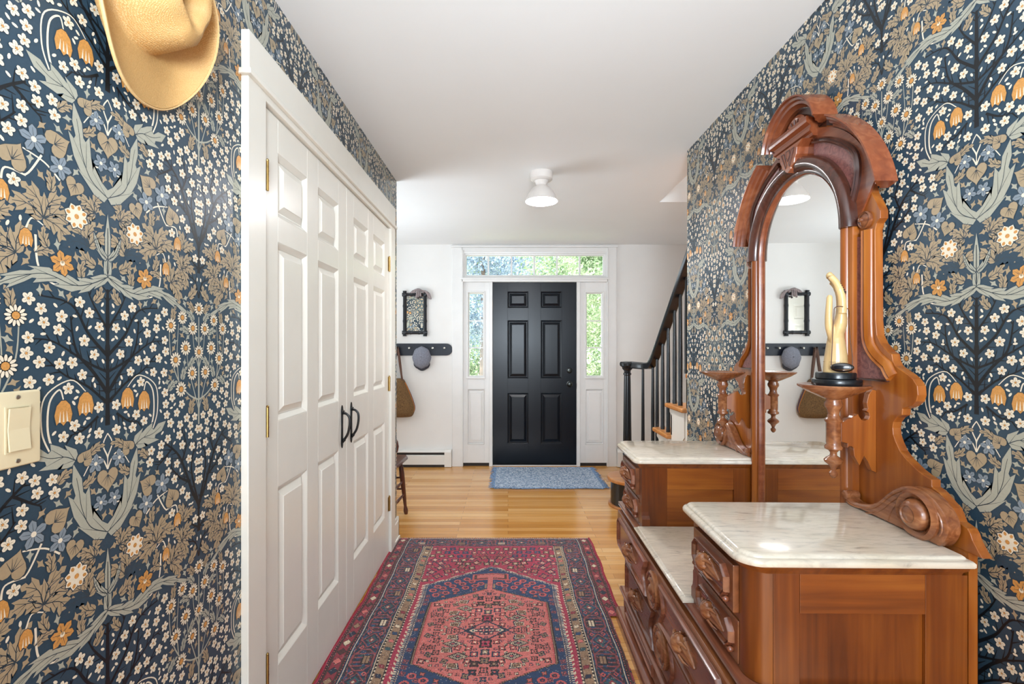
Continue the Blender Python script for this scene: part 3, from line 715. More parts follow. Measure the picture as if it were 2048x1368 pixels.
# newel post
NX, NY = 0.985, 3.88
nb = MB(lambda a, b, h: (NX+a, NY+b, h))
nb.lathe([(0.034, 0.235), (0.034, 0.40), (0.038, 0.41), (0.030, 0.43), (0.036, 0.45), (0.033, 0.60), (0.028, 1.00), (0.026, 1.06), (0.032, 1.066), (0.032, 1.078), (0.026, 1.084), (0.028, 1.10), (0.040, 1.112), (0.044, 1.130)], n=20)
nb.build('newel_post', M['black'], st, smooth=True)
vol = MB(lambda a, b, h: (NX+a, NY+b, h)); vol.lathe([(0.050, 1.131), (0.060, 1.140), (0.062, 1.160), (0.055, 1.172), (0.020, 1.176)], n=24); vol.build('newel_cap', M['black'], st, smooth=True)
# handrail
slope = 0.765
def railz(y): return 1.14+(3.62-y)*0.93
RP = [(NX+0.02, NY, 1.150), (NX+0.07, NY-0.10, 1.146), (XS-0.01, 3.72, 1.146), (XS, 3.62, 1.160), (XS, 3.50, 1.235)]
RP = spline(RP, 6)+[(XS, y, 1.235+(3.50-y)*0.915) for y in (3.3, 3.0, 2.7, 2.4, 2.1, 1.9)]
h = MB()
hp = [(-0.030, -0.022), (-0.024, -0.028), (0.024, -0.028), (0.030, -0.022), (0.033, 0.002), (0.028, 0.018), (0.014, 0.026), (-0.014, 0.026), (-0.028, 0.018), (-0.033, 0.002)]
loops = []
for i, p in enumerate(RP):
    a_, b__ = Vector(RP[max(i-1, 0)]), Vector(RP[min(i+1, len(RP)-1)]); tt = (b__-a_).normalized(); side = tt.cross(Vector((0, 0, 1))).normalized(); up = side.cross(tt)
    loops.append([tuple(Vector(p)+side*x+up*z) for x, z in hp])
h.loft(loops); h.build('handrail', M['black'], st, smooth=True)
def rail_at(y):
    for p, q in zip(RP[:-1], RP[1:]):
        if q[1] <= y <= p[1]: k = (p[1]-y)/(p[1]-q[1]); return p[0]+(q[0]-p[0])*k, p[2]+(q[2]-p[2])*k
    return XS, 1.15
for px in (1291, 1302.5, 1311, 1322, 1333, 1345.7, 1357, 1369.5, 1385):
    y = 940*XS/(px-1016); x, zt_ = rail_at(y)
    n = 1
    for k in range(2, 11):
        if y < Yn(k)+0.03: n = k
    zb = n*RISE+0.065 if n > 1 else 0.235
    bl = MB(lambda a, b, h, x=x, y=y: (x+0.012+a, y+b, h))
    r0, r1 = 0.0135, 0.0105
    bl.lathe([(0.015, zb), (0.015, zb+0.02), (r0, zb+0.03), (r0*1.05, zb+0.30), (r1, zt_-0.03)], n=12)
    bl.build('baluster', M['black'], st, smooth=True)

# ------------------------------------------------------------------ ceiling lamp
M['lamp_metal'] = plain('lamp_enamel', '#d9d2cc', 0.3, scale=20, var=0.02)
def emis(name, col, st_):
    m = bpy.data.materials.new(name); m.use_nodes = True; b = m.node_tree.nodes['Principled BSDF']
    b.inputs['Base Color'].default_value = lin(col)+[1]; b.inputs['Emission Color'].default_value = lin(col)+[1]; b.inputs['Emission Strength'].default_value = st_; return m
M['bulb'] = emis('lit_bulb', '#f4f2f4', 140)
LX, LY = 0.2145, 3.01
lamp = thing('ceiling_lamp', 'white flush ceiling lamp with a lit bell shade above the hall', 'lamp', (LX, LY, CEIL))
L_ = lambda a, b, h: (LX+a, LY+b, CEIL-h)
MB(L_).lathe([(0.072, 0.0), (0.073, 0.012), (0.070, 0.045), (0.060, 0.052), (0.048, 0.056)], n=32).build('canopy', M['lamp_metal'], lamp, smooth=True)
MB(L_).lathe([(0.046, 0.056), (0.040, 0.064), (0.034, 0.080), (0.036, 0.086), (0.036, 0.090)], n=32).build('neck', M['lamp_metal'], lamp, smooth=True)
prof = [(0.037, 0.086), (0.055, 0.100), (0.075, 0.122), (0.092, 0.150), (0.101, 0.172), (0.105, 0.186)]
MB(L_).lathe(prof+[(0.102, 0.186)]+[(r-0.003, z+0.001) for r, z in prof[::-1][1:]], n=40, cap=False).build('lamp_shade', M['lamp_metal'], lamp, smooth=True)
MB(L_).lathe([(0.101, 0.176), (0.06, 0.184), (0.005, 0.187)], n=32).build('diffuser', M['bulb'], lamp, smooth=True)
# ------------------------------------------------------------------ dresser
M['wal_side'] = wood('walnut_side_board', '#50230a', '#73380e', '#8f4f17', 'Z', 0.30, 0.9)
M['wal_sideh'] = wood('walnut_cross_board', '#5f2c0d', '#844415', '#a35e20', 'X', 0.30, 0.9)
M['wal_front'] = wood('walnut_drawer_front', '#5c3018', '#7a4526', '#945a33', 'Y', 0.28, 1.0)
M['wal_mould'] = wood('walnut_moulding', '#5e3422', '#824b33', '#a06448', 'Y', 0.22, 1.4, coat=0.4)
M['wal_dark'] = wood('dark_walnut_arch', '#32190f', '#45241a', '#5a3226', 'Z', 0.25, 1.2, coat=0.4)
M['wal_board'] = wood('walnut_back_board', '#6c340f', '#8c4916', '#aa6424', 'Z', 0.28, 0.8)
M['wal_crest'] = wood('walnut_crest', '#6c3520', '#854629', '#9e5e3c', 'Y', 0.26, 0.9, coat=0.35)
M['wal_carve'] = wood('carved_walnut', '#5e3220', '#86502f', '#a87048', 'Y', 0.25, 1.6, coat=0.35)
def burl():
    m, nt, b = new_mat('purple_burl_veneer'); tc = nt.nodes.new('ShaderNodeTexCoord'); n = nt.nodes.new('ShaderNodeTexNoise')
    n.inputs['Scale'].default_value = 45; n.inputs['Detail'].default_value = 6; n.inputs['Distortion'].default_value = 2.5
    nt.links.new(tc.outputs['Object'], n.inputs['Vector']); r = nt.nodes.new('ShaderNodeValToRGB'); e = r.color_ramp.elements
    e[0].position = 0.3; e[0].color = lin('#603334')+[1]; e[1].position = 0.72; e[1].color = lin('#966058')+[1]
    nt.links.new(n.outputs['Fac'], r.inputs['Fac']); nt.links.new(r.outputs[0], b.inputs['Base Color']); b.inputs['Roughness'].default_value = 0.35; return m
M['burl'] = burl()
def marble():
    m, nt, b = new_mat('white_marble'); tc = nt.nodes.new('ShaderNodeTexCoord')
    mp = nt.nodes.new('ShaderNodeMapping'); mp.inputs['Rotation'].default_value = (0, 0, 0.35); mp.inputs['Scale'].default_value = (16, 75, 20)
    nt.links.new(tc.outputs['Object'], mp.inputs['Vector'])
    n = nt.nodes.new('ShaderNodeTexNoise'); n.inputs['Scale'].default_value = 1.0; n.inputs['Detail'].default_value = 8; n.inputs['Roughness'].default_value = 0.62; n.inputs['Distortion'].default_value = 0.8
    nt.links.new(mp.outputs[0], n.inputs['Vector'])
    r = nt.nodes.new('ShaderNodeValToRGB'); e = r.color_ramp.elements
    e[0].position = 0.27; e[0].color = lin('#a39c93')+[1]; e[1].position = 0.53; e[1].color = lin('#e2d7c7')+[1]
    k = e.new(0.36); k.color = lin('#cdc3b5')+[1]
    n2 = nt.nodes.new('ShaderNodeTexNoise'); n2.inputs['Scale'].default_value = 4; n2.inputs['Detail'].default_value = 3; nt.links.new(tc.outputs['Object'], n2.inputs['Vector'])
    r2 = nt.nodes.new('ShaderNodeValToRGB'); e = r2.color_ramp.elements; e[0].position = 0.35; e[0].color = (0.90, 0.86, 0.78, 1); e[1].position = 0.7; e[1].color = (1, 1, 1, 1)
    nt.links.new(n2.outputs['Fac'], r2.inputs['Fac'])
    mx = nt.nodes.new('ShaderNodeMixRGB'); mx.blend_type = 'MULTIPLY'; mx.inputs[0].default_value = 1
    nt.links.new(n.outputs['Fac'], r.inputs['Fac']); nt.links.new(r.outputs[0], mx.inputs[1]); nt.links.new(r2.outputs[0], mx.inputs[2]); nt.links.new(mx.outputs[0], b.inputs['Base Color'])
    b.inputs['Roughness'].default_value = 0.14; b.inputs['Coat Weight'].default_value = 0.3; b.inputs['Coat Roughness'].default_value = 0.05; return m
M['marble'] = marble()
def mirror_mat():
    m, nt, b = new_mat('mirror_glass'); b.inputs['Base Color'].default_value = (0.90, 0.90, 0.88, 1); b.inputs['Metallic'].default_value = 1; b.inputs['Roughness'].default_value = 0.01; return m
M['mirror'] = mirror_mat()

YM = 1.60
DR = thing('marble_topped_dresser', 'carved walnut dresser with marble tops and a tall arched mirror', 'dresser', (0.99, YM, 0))
XBK = 0.985
def mir(pts): return [(2*YM-a, b) for a, b in pts][::-1]
def inv(far): return (lambda y: 2*YM-y) if far else (lambda y: y)
# --- marble tops
def top(far):
    y0, y1 = 0.978, 1.345
    pts = rrect(0.497, XBK, y0, y1, 0.055, (1, 0, 0, 1), 8)
    pts = [(0.497+0.055+0.055*math.cos(t), y0+0.055+0.055*math.sin(t)) for t in [PI+PI/2*i/8 for i in range(9)]]+[(XBK, y0), (XBK, y1)]+[(0.497+0.03+0.03*math.cos(t), y1-0.03+0.03*math.sin(t)) for t in [PI/2+PI/2*i/6 for i in range(7)]]
    if far: pts = [(x, 2*YM-y) for x, y in pts][::-1]
    m = MB(lambda a, b, h: (a, b, h))
    m.steps(pts, [(0.002, 0.828), (0, 0.831), (0, 0.838), (0.004, 0.8425), (0.011, 0.8435), (0.012, 0.8475), (0.016, 0.8510), (0.020, 0.852)])
    m.build('marble_top', M['marble'], DR, smooth=True, angle=0.9)
top(False); top(True)
m = MB(); m.steps(rect(0.500, XBK, 1.326, 2*YM-1.326), [(0, 0.5655), (0, 0.570), (0.004, 0.5735), (0.010, 0.5745), (0.013, 0.579)]); m.build('marble_top', M['marble'], DR, smooth=True, angle=0.9)
# --- body
RC = 0.045
def tower(far):
    Y = inv(far)
    def pl(pts): return [(x, Y(y)) for x, y in pts]
    outline = [(0.530+RC+RC*math.cos(t), 0.998+RC+RC*math.sin(t)) for t in [PI+PI/2*i/8 for i in range(9)]]
    # moulding below the marble
    o2 = [(0.512+0.06+0.06*math.cos(t), 0.986+0.06+0.06*math.sin(t)) for t in [PI+PI/2*i/8 for i in range(9)]]+[(XBK, 0.986), (XBK, 1.337), (0.512, 1.337)]
    m = MB(); m.steps(pl(o2), [(0.012, 0.806), (0.010, 0.812), (0.004, 0.818), (0.003, 0.822), (0, 0.8275)]); m.build('top_moulding', M['wal_side'], DR, smooth=True, angle=0.9)
    # corner post
    m = MB(); m.prism(pl(outline+[(0.575, 1.052), (0.530, 1.052)]), 0.0 if False else 0.567, 0.806); m.build('corner_post', M['wal_side'], DR, smooth=True, angle=0.6)
    # visible outer side: frame and panel
    ys = (0.998, 1.016)
    for inner in (0, 1):
        a, b = (0.998, 1.014) if not inner else (1.312, 1.326)
        lo = 0.565
        y0, y1 = sorted((Y(a), Y(b)))
        for s0, s1 in ((0.576, 0.632), (0.897, XBK)): MB().box(s0, s1, y0, y1, lo if inner else 0.02, 0.806).build('side_stile', M['wal_side'], DR, bevel=0.0008)
        MB().box(0.6325, 0.8965, y0, y1, 0.722, 0.806).build('side_rail', M['wal_sideh'], DR, bevel=0.0008)
        if not inner: MB().box(0.6325, 0.8965, y0, y1, 0.02, 0.10).build('side_rail', M['wal_sideh'], DR, bevel=0.0008)
        q0, q1 = sorted((Y(a+0.008 if not inner else a), Y(b if not inner else b-0.008)))
        m = MB(); m.box(0.6325, 0.8965, q0, q1, lo if inner else 0.10, 0.7215); m.build('side_panel', M['wal_side'] if not inner else M['wal_sideh'], DR)
    # inner front pilaster and rail
    y0, y1 = sorted((Y(1.292), Y(1.326)))
    m = MB(); m.box(0.531, 0.576, y0, y1, 0.565, 0.806)
    m.m = lambda a, b, h: (h, Y(a), b)
    m.prism([(1.292, 0.580), (1.340, 0.580), (1.340, 0.606), (1.336, 0.610), (1.330, 0.618), (1.3265, 0.632), (1.3265, 0.66), (1.292, 0.66)], 0.529, 0.560)
    m.build('corner_post', M['wal_side'], DR)
    y0, y1 = sorted((Y(1.053), Y(1.2915)))
    for s0, s1 in ((0.672, 0.688), (0.797, 0.806), (0.565, 0.572)): MB().box(0.532, 0.56, y0, y1, s0, s1).build('drawer_rail', M['wal_side'], DR)
for far in (0, 1): tower(far)
MB().box(0.56, 0.97, 1.02, 2*YM-1.02, 0.10, 0.55).build('carcass', M['wal_front'], DR)
# --- carved pull
def leaf_pull(parent, xf, yc, zc, s=1.0):
    P = MB(lambda a, b, h: (xf-h, yc+a, zc+b))
    # nut: ribbed egg
    P.ball((0, 0.004*s, 0.012*s), (0.019*s, 0.021*s, 0.019*s), 28, 12, mod=lambda th, ph: 1+0.09*math.cos(7*ph))
    # leaves at both sides
    for sg in (1, -1):
        loops = []; N = 10
        for i in range(N+1):
            t = i/N; a = sg*(0.008+0.052*t)*s; wv = (0.021*(1-t)**0.7*(1+0.16*math.cos(9*t*PI))+0.0012)*s; hv = (0.015*(1-t)+0.003*math.sin(t*PI)+0.002)*s
            cb = (-0.002-0.008*t*t+0.002*math.sin(5*t))*s
            loops.append([(a, cb+wv*math.cos(q), max(0.0, hv*math.sin(q)*(1+0.22*math.cos(6*q)))) for q in [PI*k/10 for k in range(11)]]+[(a, cb-wv, -0.002), (a, cb+wv, -0.002)])
        P.loft(loops)
        P.tube([(sg*0.010*s, 0.012*s, 0.020*s), (sg*0.024*s, 0.017*s, 0.014*s), (sg*0.036*s, 0.013*s, 0.008*s)], [0.004*s, 0.005*s, 0.0015*s], 6)
        P.tube([(sg*0.014*s, -0.012*s, 0.018*s), (sg*0.026*s, -0.020*s, 0.012*s), (sg*0.034*s, -0.024*s, 0.004*s)], [0.003*s, 0.004*s, 0.001*s], 6)
    return P.build('drawer_pull', M['wal_carve'], parent, smooth=True, angle=1.2)
def frame_mould(mb, pts, h, w=0.012, t=0.009):
    mb.sweep(pts, [(0, h), (0.001, h+t*0.6), (w*0.25, h+t), (w*0.5, h+t*0.7), (w*0.62, h+t*0.95), (w*0.9, h+t*0.4), (w, h)], closed=True)
def drawer(y0, y1, z0, z1, xf, thick=0.03):
    return MB().box(xf, xf+thick, y0, y1, z0, z1).build('drawer', M['wal_front'], DR, bevel=0.002)
for far in (0, 1):
    Y = inv(far)
    for (z0, z1, xf) in ((0.689, 0.797, 0.517), (0.573, 0.671, 0.528)):
        y0, y1 = sorted((Y(1.056), Y(1.288)))
        d = drawer(y0, y1, z0, z1, xf)
        zc0, zc1 = z0+0.016, z1-0.012; c = 0.022
        a0, a1 = y0+0.016, y1-0.016
        pts = [(a0+c, zc0), (a1-c, zc0), (a1, zc0+c), (a1, zc1-c), (a1-c, zc1), (a0+c, zc1), (a0, zc1-c), (a0, zc0+c)]
        f_ = MB(M_right(xf)); f_.prism(inset(pts, 0.010), -0.001, 0.006); frame_mould(f_, pts, 0.0, 0.013, 0.014); 
        for q in (a0+0.008, a1-0.008): f_.ball((q, zc0+0.004, 0.006), (0.006, 0.007, 0.008), 10, 6)
        f_.build('raised_panel', M['wal_mould'], d, smooth=True, angle=0.5)
        leaf_pull(d, xf-0.008, (y0+y1)/2, (z0+z1)/2+0.006, 1.05)
# long drawers
def rosette(parent, xf, z, r):
    R_ = MB(lambda a, b, h: (xf-h, YM+a, z+b))
    R_.lathe([(r, -0.001), (r, 0.010), (r*0.92, 0.015), (r*0.82, 0.013), (r*0.78, 0.009), (r*0.68, 0.009), (r*0.64, 0.014), (r*0.5, 0.018), (r*0.40, 0.012), (r*0.34, 0.010), (r*0.28, 0.016), (r*0.12, 0.021), (0.002, 0.022)], n=40)
    R_.build('rosette', M['wal_carve'], parent, smooth=True)
def half_panels(xf, z0, z1, yA, yB, parent, t=0.014):
    """two mirrored raised panels with an arched bite for the rosette"""
    zc = (z0+z1)/2; hh = (z1-z0)/2
    p = [(yA, z0+0.02), (yA+0.02, z0), (yB, z0), (yB-0.006, z0+0.02)]+[(yB-0.006-0.026*math.sin(PI*k/8), z0+0.02+(z1-z0-0.04)*k/8) for k in range(1, 8)]+[(yB-0.006, z1-0.02), (yB, z1), (yA+0.02, z1), (yA, z1-0.02)]
    for far in (0, 1):
        q = mir(p) if far else p
        f_ = MB(M_right(xf)); f_.prism(inset(q, 0.008), -0.001, t*0.35); frame_mould(f_, q, 0.0, 0.014, t); f_.build('raised_panel', M['wal_mould'], parent, smooth=True, angle=0.5)
d1 = MB(lambda a, b, h: (b, a, h)); 
prof = [(0.505, 0.537), (0.502, 0.532), (0.500, 0.46), (0.503, 0.41), (0.512, 0.382), (0.527, 0.366), (0.555, 0.366), (0.555, 0.537)]
dd = MB(lambda a, b, h: (a, h, b)); dd.prism(prof, 1.020, 2*YM-1.020); d1 = dd.build('drawer', M['wal_front'], DR, bevel=0.0015)
half_panels(0.501, 0.395, 0.522, 1.062, 1.52, d1); rosette(d1, 0.501, 0.462, 0.062)
for y in (1.30, 2*YM-1.30): leaf_pull(d1, 0.495, y, 0.462, 1.25)
d2 = MB().box(0.529, 0.555, 1.046, 2*YM-1.046, 0.176, 0.358).build('drawer', M['wal_front'], DR, bevel=0.002)
half_panels(0.529, 0.196, 0.338, 1.10, 1.515, d2); rosette(d2, 0.529, 0.268, 0.070)
for y in (1.28, 2*YM-1.28): leaf_pull(d2, 0.523, y, 0.262, 1.25)
d3 = MB().box(0.527, 0.555, 1.03, 2*YM-1.03, 0.078, 0.150).build('drawer', M['wal_front'], DR, bevel=0.002)
half_panels(0.527, 0.088, 0.140, 1.10, 1.78, d3, 0.008) if False else None
f_ = MB(M_right(0.527)); q = rect(1.08, 1.50, 0.090, 0.138); f_.prism(inset(q, 0.004), -0.001, 0.004); frame_mould(f_, q, 0, 0.010, 0.008); q = rect(1.70, 2.12, 0.090, 0.138); f_.prism(inset(q, 0.004), -0.001, 0.004); frame_mould(f_, q, 0, 0.010, 0.008); f_.build('raised_panel', M['wal_mould'], d3, smooth=True, angle=0.5)
def band(name, z0, z1, x_out, ys, mat, prof):
    pts = [(x_out, ys), (XBK, ys), (XBK, 2*YM-ys), (x_out, 2*YM-ys)]
    m = MB(); m.steps(pts, prof); m.build(name, mat, DR, smooth=True, angle=0.5)
band('waist_moulding', 0, 0, 0.510, 0.985, M['wal_mould'], [(0.014, 0.540), (0.012, 0.545), (0.004, 0.547), (0.001, 0.551), (0.005, 0.555), (0.001, 0.559), (0.002, 0.5645), (0.010, 0.5655)])
band('lower_moulding', 0, 0, 0.514, 0.988, M['wal_mould'], [(0.016, 0.151), (0.006, 0.153), (0.001, 0.158), (0.006, 0.162), (0.002, 0.166), (0.010, 0.171), (0.020, 0.172)])
band('plinth', 0, 0, 0.502, 0.978, M['wal_mould'], [(0.002, 0.0), (0.0, 0.040), (0.002, 0.046), (0.0, 0.052), (0.006, 0.058), (0.002, 0.063), (0.012, 0.070), (0.02, 0.071)])
# full-height corner blocks below the waist
for far in (0, 1):
    Y = inv(far); y0, y1 = sorted((Y(0.999), Y(1.018))); 
    m = MB(); m.prism([(x, Y(y)) for x, y in [(0.532+RC+RC*math.cos(t), 0.999+RC+RC*math.sin(t)) for t in [PI+PI/2*i/8 for i in range(9)]]+[(0.577, 1.043), (0.532, 1.043)]], 0.172, 0.540)
    m.build('corner_post', M['wal_side'], DR, smooth=True, angle=0.6)
# --- backboard with shaped outline
near = [(0.9693, 0.8538), (0.978, 0.864), (0.9908, 0.8828), (0.996, 0.896), (1.0019, 0.9041), (1.0232, 0.9104), (1.0293, 0.9232), (1.036, 0.936), (1.0501, 0.9459), (1.0687, 0.9603), (1.088, 0.9682), (1.088, 0.9833), (1.109, 0.989), (1.13, 0.9979), (1.1619, 1.0168), (1.1783, 1.031), (1.1900, 1.050), (1.1985, 1.068), (1.2004, 1.0850), (1.1972, 1.1002), (1.1862, 1.1133), (1.1714, 1.122), (1.1697, 1.1373), (1.1457, 1.1474), (1.13, 1.1602), (1.1251, 1.1763), (1.1272, 1.1977), (1.1391, 1.213), (1.155, 1.224), (1.1679, 1.2304), (1.1917, 1.2431), (1.200, 1.256), (1.2036, 1.2734), (1.2165, 1.2796), (1.2401, 1.301), (1.2531, 1.3224), (1.2579, 1.3636), (1.2596, 1.6049), (1.2539, 1.6214), (1.2408, 1.6319), (1.2408, 1.6522), (1.2559, 1.6828), (1.2713, 1.7086), (1.2792, 1.735), (1.2772, 1.7465), (1.2600, 1.7560)]
archo = [(YM-0.372*math.cos(t), 1.635+0.372*math.sin(t)) for t in [0.33+(PI/2-0.33)*k/12 for k in range(12)]]
half = near+archo
out = half+[(YM, 2.007)]+mir(half)
bd = MB(M_right(0.988))
bd.m = lambda a, b, h: (0.988-h, a, b)
bd.prism(out, -0.022, 0.0)
bd.build('back_board', M['wal_board'], DR, bevel=0.0015)
MB().box(0.989, 1.008, 1.0, 2*YM-1.0, 0.10, 0.86).build('back_board_lower', M['wal_board'], DR)
# --- mirror: glass, stiles, arch moulding
SPR, RG = 1.637, 0.236
g = [(YM-RG, 0.590)]+[(YM+RG*math.cos(t), SPR+RG*math.sin(t)) for t in [PI-PI*k/40 for k in range(41)]]+[(YM+RG, 0.590)]
gl = MB(lambda a, b, h: (0.9855-h-(a-YM)*(-0.001), a, b)); gl.prism(g, 0, 0.002); gl.build('mirror_glass', M['mirror'], DR)
fp = [(-0.001, -0.003), (-0.001, 0.012), (0.003, 0.016), (0.008, 0.016), (0.011, 0.024), (0.018, 0.030), (0.026, 0.030), (0.031, 0.026), (0.034, 0.020), (0.040, 0.019), (0.048, 0.017), (0.050, 0.010), (0.050, -0.003)]
def rev(p): return [(-a, b) for a, b in p]
def MRI(a, b, h): return (0.988-h, a, b)
for far in (0, 1):
    path = [(YM-0.233, 0.582), (YM-0.233, 1.6295)]
    m = MB(MRI)
    if far: path = [(2*YM-a, b) for a, b in path]; m.sweep(path, rev(fp))
    else: m.sweep(path, fp)
    m.build('mirror_stile', M['wal_board'], DR, smooth=True, angle=0.7)
m = MB(MRI); m.sweep([(YM-0.285, 0.582), (YM+0.285, 0.582)], [(0, 0), (0, 0.02), (0.02, 0.02), (0.02, 0)]); m.build('mirror_rail', M['wal_board'], DR)
path = [(YM-0.233, 1.630), (YM-0.233, SPR)]+[(YM+0.233*math.cos(t), SPR+0.233*math.sin(t)) for t in [PI-PI*k/48 for k in range(1, 48)]]+[(YM+0.233, SPR), (YM+0.233, 1.630)]
ap = [(-0.002, -0.003), (-0.002, 0.014), (0.004, 0.018), (0.008, 0.018), (0.010, 0.026), (0.022, 0.038), (0.034, 0.040), (0.046, 0.034), (0.052, 0.022), (0.053, -0.003)]
m = MB(MRI); m.sweep(path, ap); m.build('mirror_arch', M['wal_dark'], DR, smooth=True, angle=0.7)
bp_ = [(-0.007, -0.002), (-0.007, 0.010), (-0.003, 0.016), (0.001, 0.012), (0.001, -0.002)]
m = MB(MRI); m.sweep([(YM-0.232, 0.585)]+path[1:-1]+[(YM+0.232, 0.585)], bp_); m.build('mirror_bead', M['wal_crest'], DR, smooth=True)
# crest face above the arch (reddish), with crescent burl panels
cr = [(YM+0.280*math.cos(t), 1.637+0.280*math.sin(t)) for t in [PI-PI*k/30 for k in range(31)]]
cro = [(YM+0.368*math.cos(t), 1.635+0.368*math.sin(t)) for t in [0.30+(PI-0.60)*k/30 for k in range(31)]]
m = MB(MRI); m.prism(cr+cro, 0.0, 0.005); m.build('crest_board', M['wal_crest'], DR)
for far in (0, 1):
    oc = spline([(1.330, 1.698), (1.313, 1.745), (1.307, 1.790), (1.318, 1.835), (1.355, 1.875), (1.425, 1.922), (1.500, 1.952)], 4)
    ic = spline([(1.331, 1.700), (1.343, 1.752), (1.373, 1.803), (1.425, 1.856), (1.500, 1.900)], 5)
    lun = oc+ic[::-1]
    if far: lun = mir(lun)
    m = MB(MRI); m.prism(lun, 0.004, 0.010); m.build('burl_panel', M['burl'], DR)
    oo = mir(oc) if far else oc
    m = MB(MRI); m.sweep(oo, [(-0.010, 0.004), (-0.010, 0.014), (-0.005, 0.018), (-0.001, 0.013), (0.003, 0.017), (0.007, 0.012), (0.007, 0.004)]); m.build('crescent_moulding', M['wal_dark'], DR, smooth=True)
    # side burl panel, its moulding, turned boss
    Y = inv(far)
    pp = [(1.3170, 1.600), (1.298, 1.594), (1.298, 1.33), (1.290, 1.290), (1.268, 1.258), (1.236, 1.234), (1.215, 1.208), (1.3170, 1.205)]
    pp = [(Y(a), b) for a, b in pp]
    m = MB(MRI); m.prism(pp, 0.0, 0.005); m.build('burl_panel', M['burl'], DR)
    mp = spline([(1.296, 1.610), (1.296, 1.45), (1.296, 1.34), (1.289, 1.295), (1.266, 1.262), (1.238, 1.240)], 5)+[(1.226, 1.232), (1.216, 1.215), (1.207, 1.205)]
    mp = [(Y(a), b) for a, b in mp]
    pf = [(0, 0), (0, 0.010), (0.005, 0.014), (0.009, 0.009), (0.014, 0.013), (0.020, 0.010), (0.026, 0.007), (0.030, 0.002), (0.030, 0)]
    pf = [(-a, b) for a, b in pf] if not far else pf
    m = MB(MRI); m.sweep(mp, pf); m.build('panel_moulding', M['wal_board'], DR, smooth=True, angle=0.8)
    m = MB(MRI); m.sweep([(Y(1.318), 1.203), (Y(1.210), 1.203)], [(-0.002, 0), (-0.002, 0.008), (0.002, 0.008), (0.002, 0)]); m.build('panel_moulding', M['wal_dark'], DR)
    bm_ = MB(lambda a, b, h: (0.988-h, Y(1.290)+a, 1.640+b)); bm_.lathe([(0.024, 0.0), (0.024, 0.006), (0.021, 0.009), (0.018, 0.006), (0.014, 0.010), (0.007, 0.014), (0.0055, 0.020), (0.001, 0.021)], n=24); bm_.build('turned_boss', M['wal_carve'], DR, smooth=True)
# cornice segments
zc = 1.635
cp = [(0.0, -0.018), (0.0, 0.041), (-0.005, 0.041), (-0.008, 0.034), (-0.014, 0.030), (-0.018, 0.022), (-0.024, 0.018), (-0.027, 0.008), (-0.034, 0.004), (-0.034, -0.018)]
for far in (0, 1):
    t0, t1 = math.atan2(0.083, 0.396), math.atan2(0.342, 0.193)
    pth = [(YM-0.404*math.cos(t), zc+0.404*math.sin(t)) for t in [t0+(t1-t0)*k/20 for k in range(21)]]
    pf = [(-a, b) for a, b in cp]      # inward
    if far: pth = [(2*YM-a, b) for a, b in pth]; pf = cp
    pf = [(-a, b) for a, b in pf]
    m = MB(MRI); m.sweep(pth, pf); m.build('cornice_segment', M['wal_crest'], DR, smooth=True, angle=0.5)
# crest: arch cap, tympanum, entablature bar, keystone
YK = 1.585; zk = 1.966; rk = 0.157
t0 = math.asin(0.036/rk)
pth = [(YK-rk*math.cos(t), zk+rk*math.sin(t)) for t in [t0+(PI-2*t0)*k/28 for k in range(29)]]
kp = [(0.0, -0.020), (0.0, 0.056), (0.005, 0.056), (0.008, 0.048), (0.014, 0.044), (0.018, 0.036), (0.026, 0.034), (0.030, 0.024), (0.036, 0.018), (0.036, -0.020)]
m = MB(MRI); m.sweep(pth, [(-a, b) for a, b in kp]); m.build('arch_cap', M['wal_crest'], DR, smooth=True, angle=0.5)
m = MB(MRI); m.prism([(YK-0.125, 1.99)]+[(YK-0.124*math.cos(t), zk+0.124*math.sin(t)) for t in [0.2+(PI-0.4)*k/20 for k in range(21)]]+[(YK+0.125, 1.99)], -0.020, 0.004); m.build('tympanum', M['wal_dark'], DR)
m = MB(MRI); m.prism([(YK-0.13, 1.90), (YK-0.13, 1.995), (YK+0.13, 1.995), (YK+0.13, 1.90)], -0.020, 0.0); m.build('crest_neck', M['wal_dark'], DR)
m = MB(lambda a, b, h: (0.984-h, YK+a, 2.012+b)); N = 40
m.loft([[(0.062*math.cos(t)*k1, 0.058*max(0, math.sin(t))*k1, hh) for t in [PI*i/N for i in range(N+1)]] for k1, hh in ((1.0, 0.0), (0.98, 0.014), (0.80, 0.020), (0.15, 0.010))], closed=True)
m.build('shell_carving', M['wal_crest'], DR, smooth=True)
m = MB(lambda a, b, h: (0.984-h, YK+a, 2.012+b))
for k in range(7):
    t = PI*(k+0.5)/7; m.tube([(0.022*math.cos(t), 0.020*math.sin(t), 0.017), (0.045*math.cos(t+0.10), 0.042*math.sin(t+0.10), 0.020), (0.060*math.cos(t), 0.056*math.sin(t), 0.012)], 0.0022, 6)
m.build('shell_ribs', M['wal_dark'], DR, smooth=True)
m = MB(lambda a, b, h: (0.988-b, h, a))     # bar swept along Y: profile (z, out)
bar = [(1.962, -0.01), (1.962, 0.022), (1.970, 0.026), (1.974, 0.036), (1.984, 0.036), (1.986, 0.030), (1.994, 0.034), (2.000, 0.048), (2.008, 0.050), (2.018, 0.050), (2.018, -0.01)]
loops = [[(a, b, YK-0.092-(max(b, 0)*0.35)) for a, b in bar], [(a, b, YK+0.092+max(b, 0)*0.35) for a, b in bar]]
m.loft(loops); m.build('crest_bar', M['wal_crest'], DR)
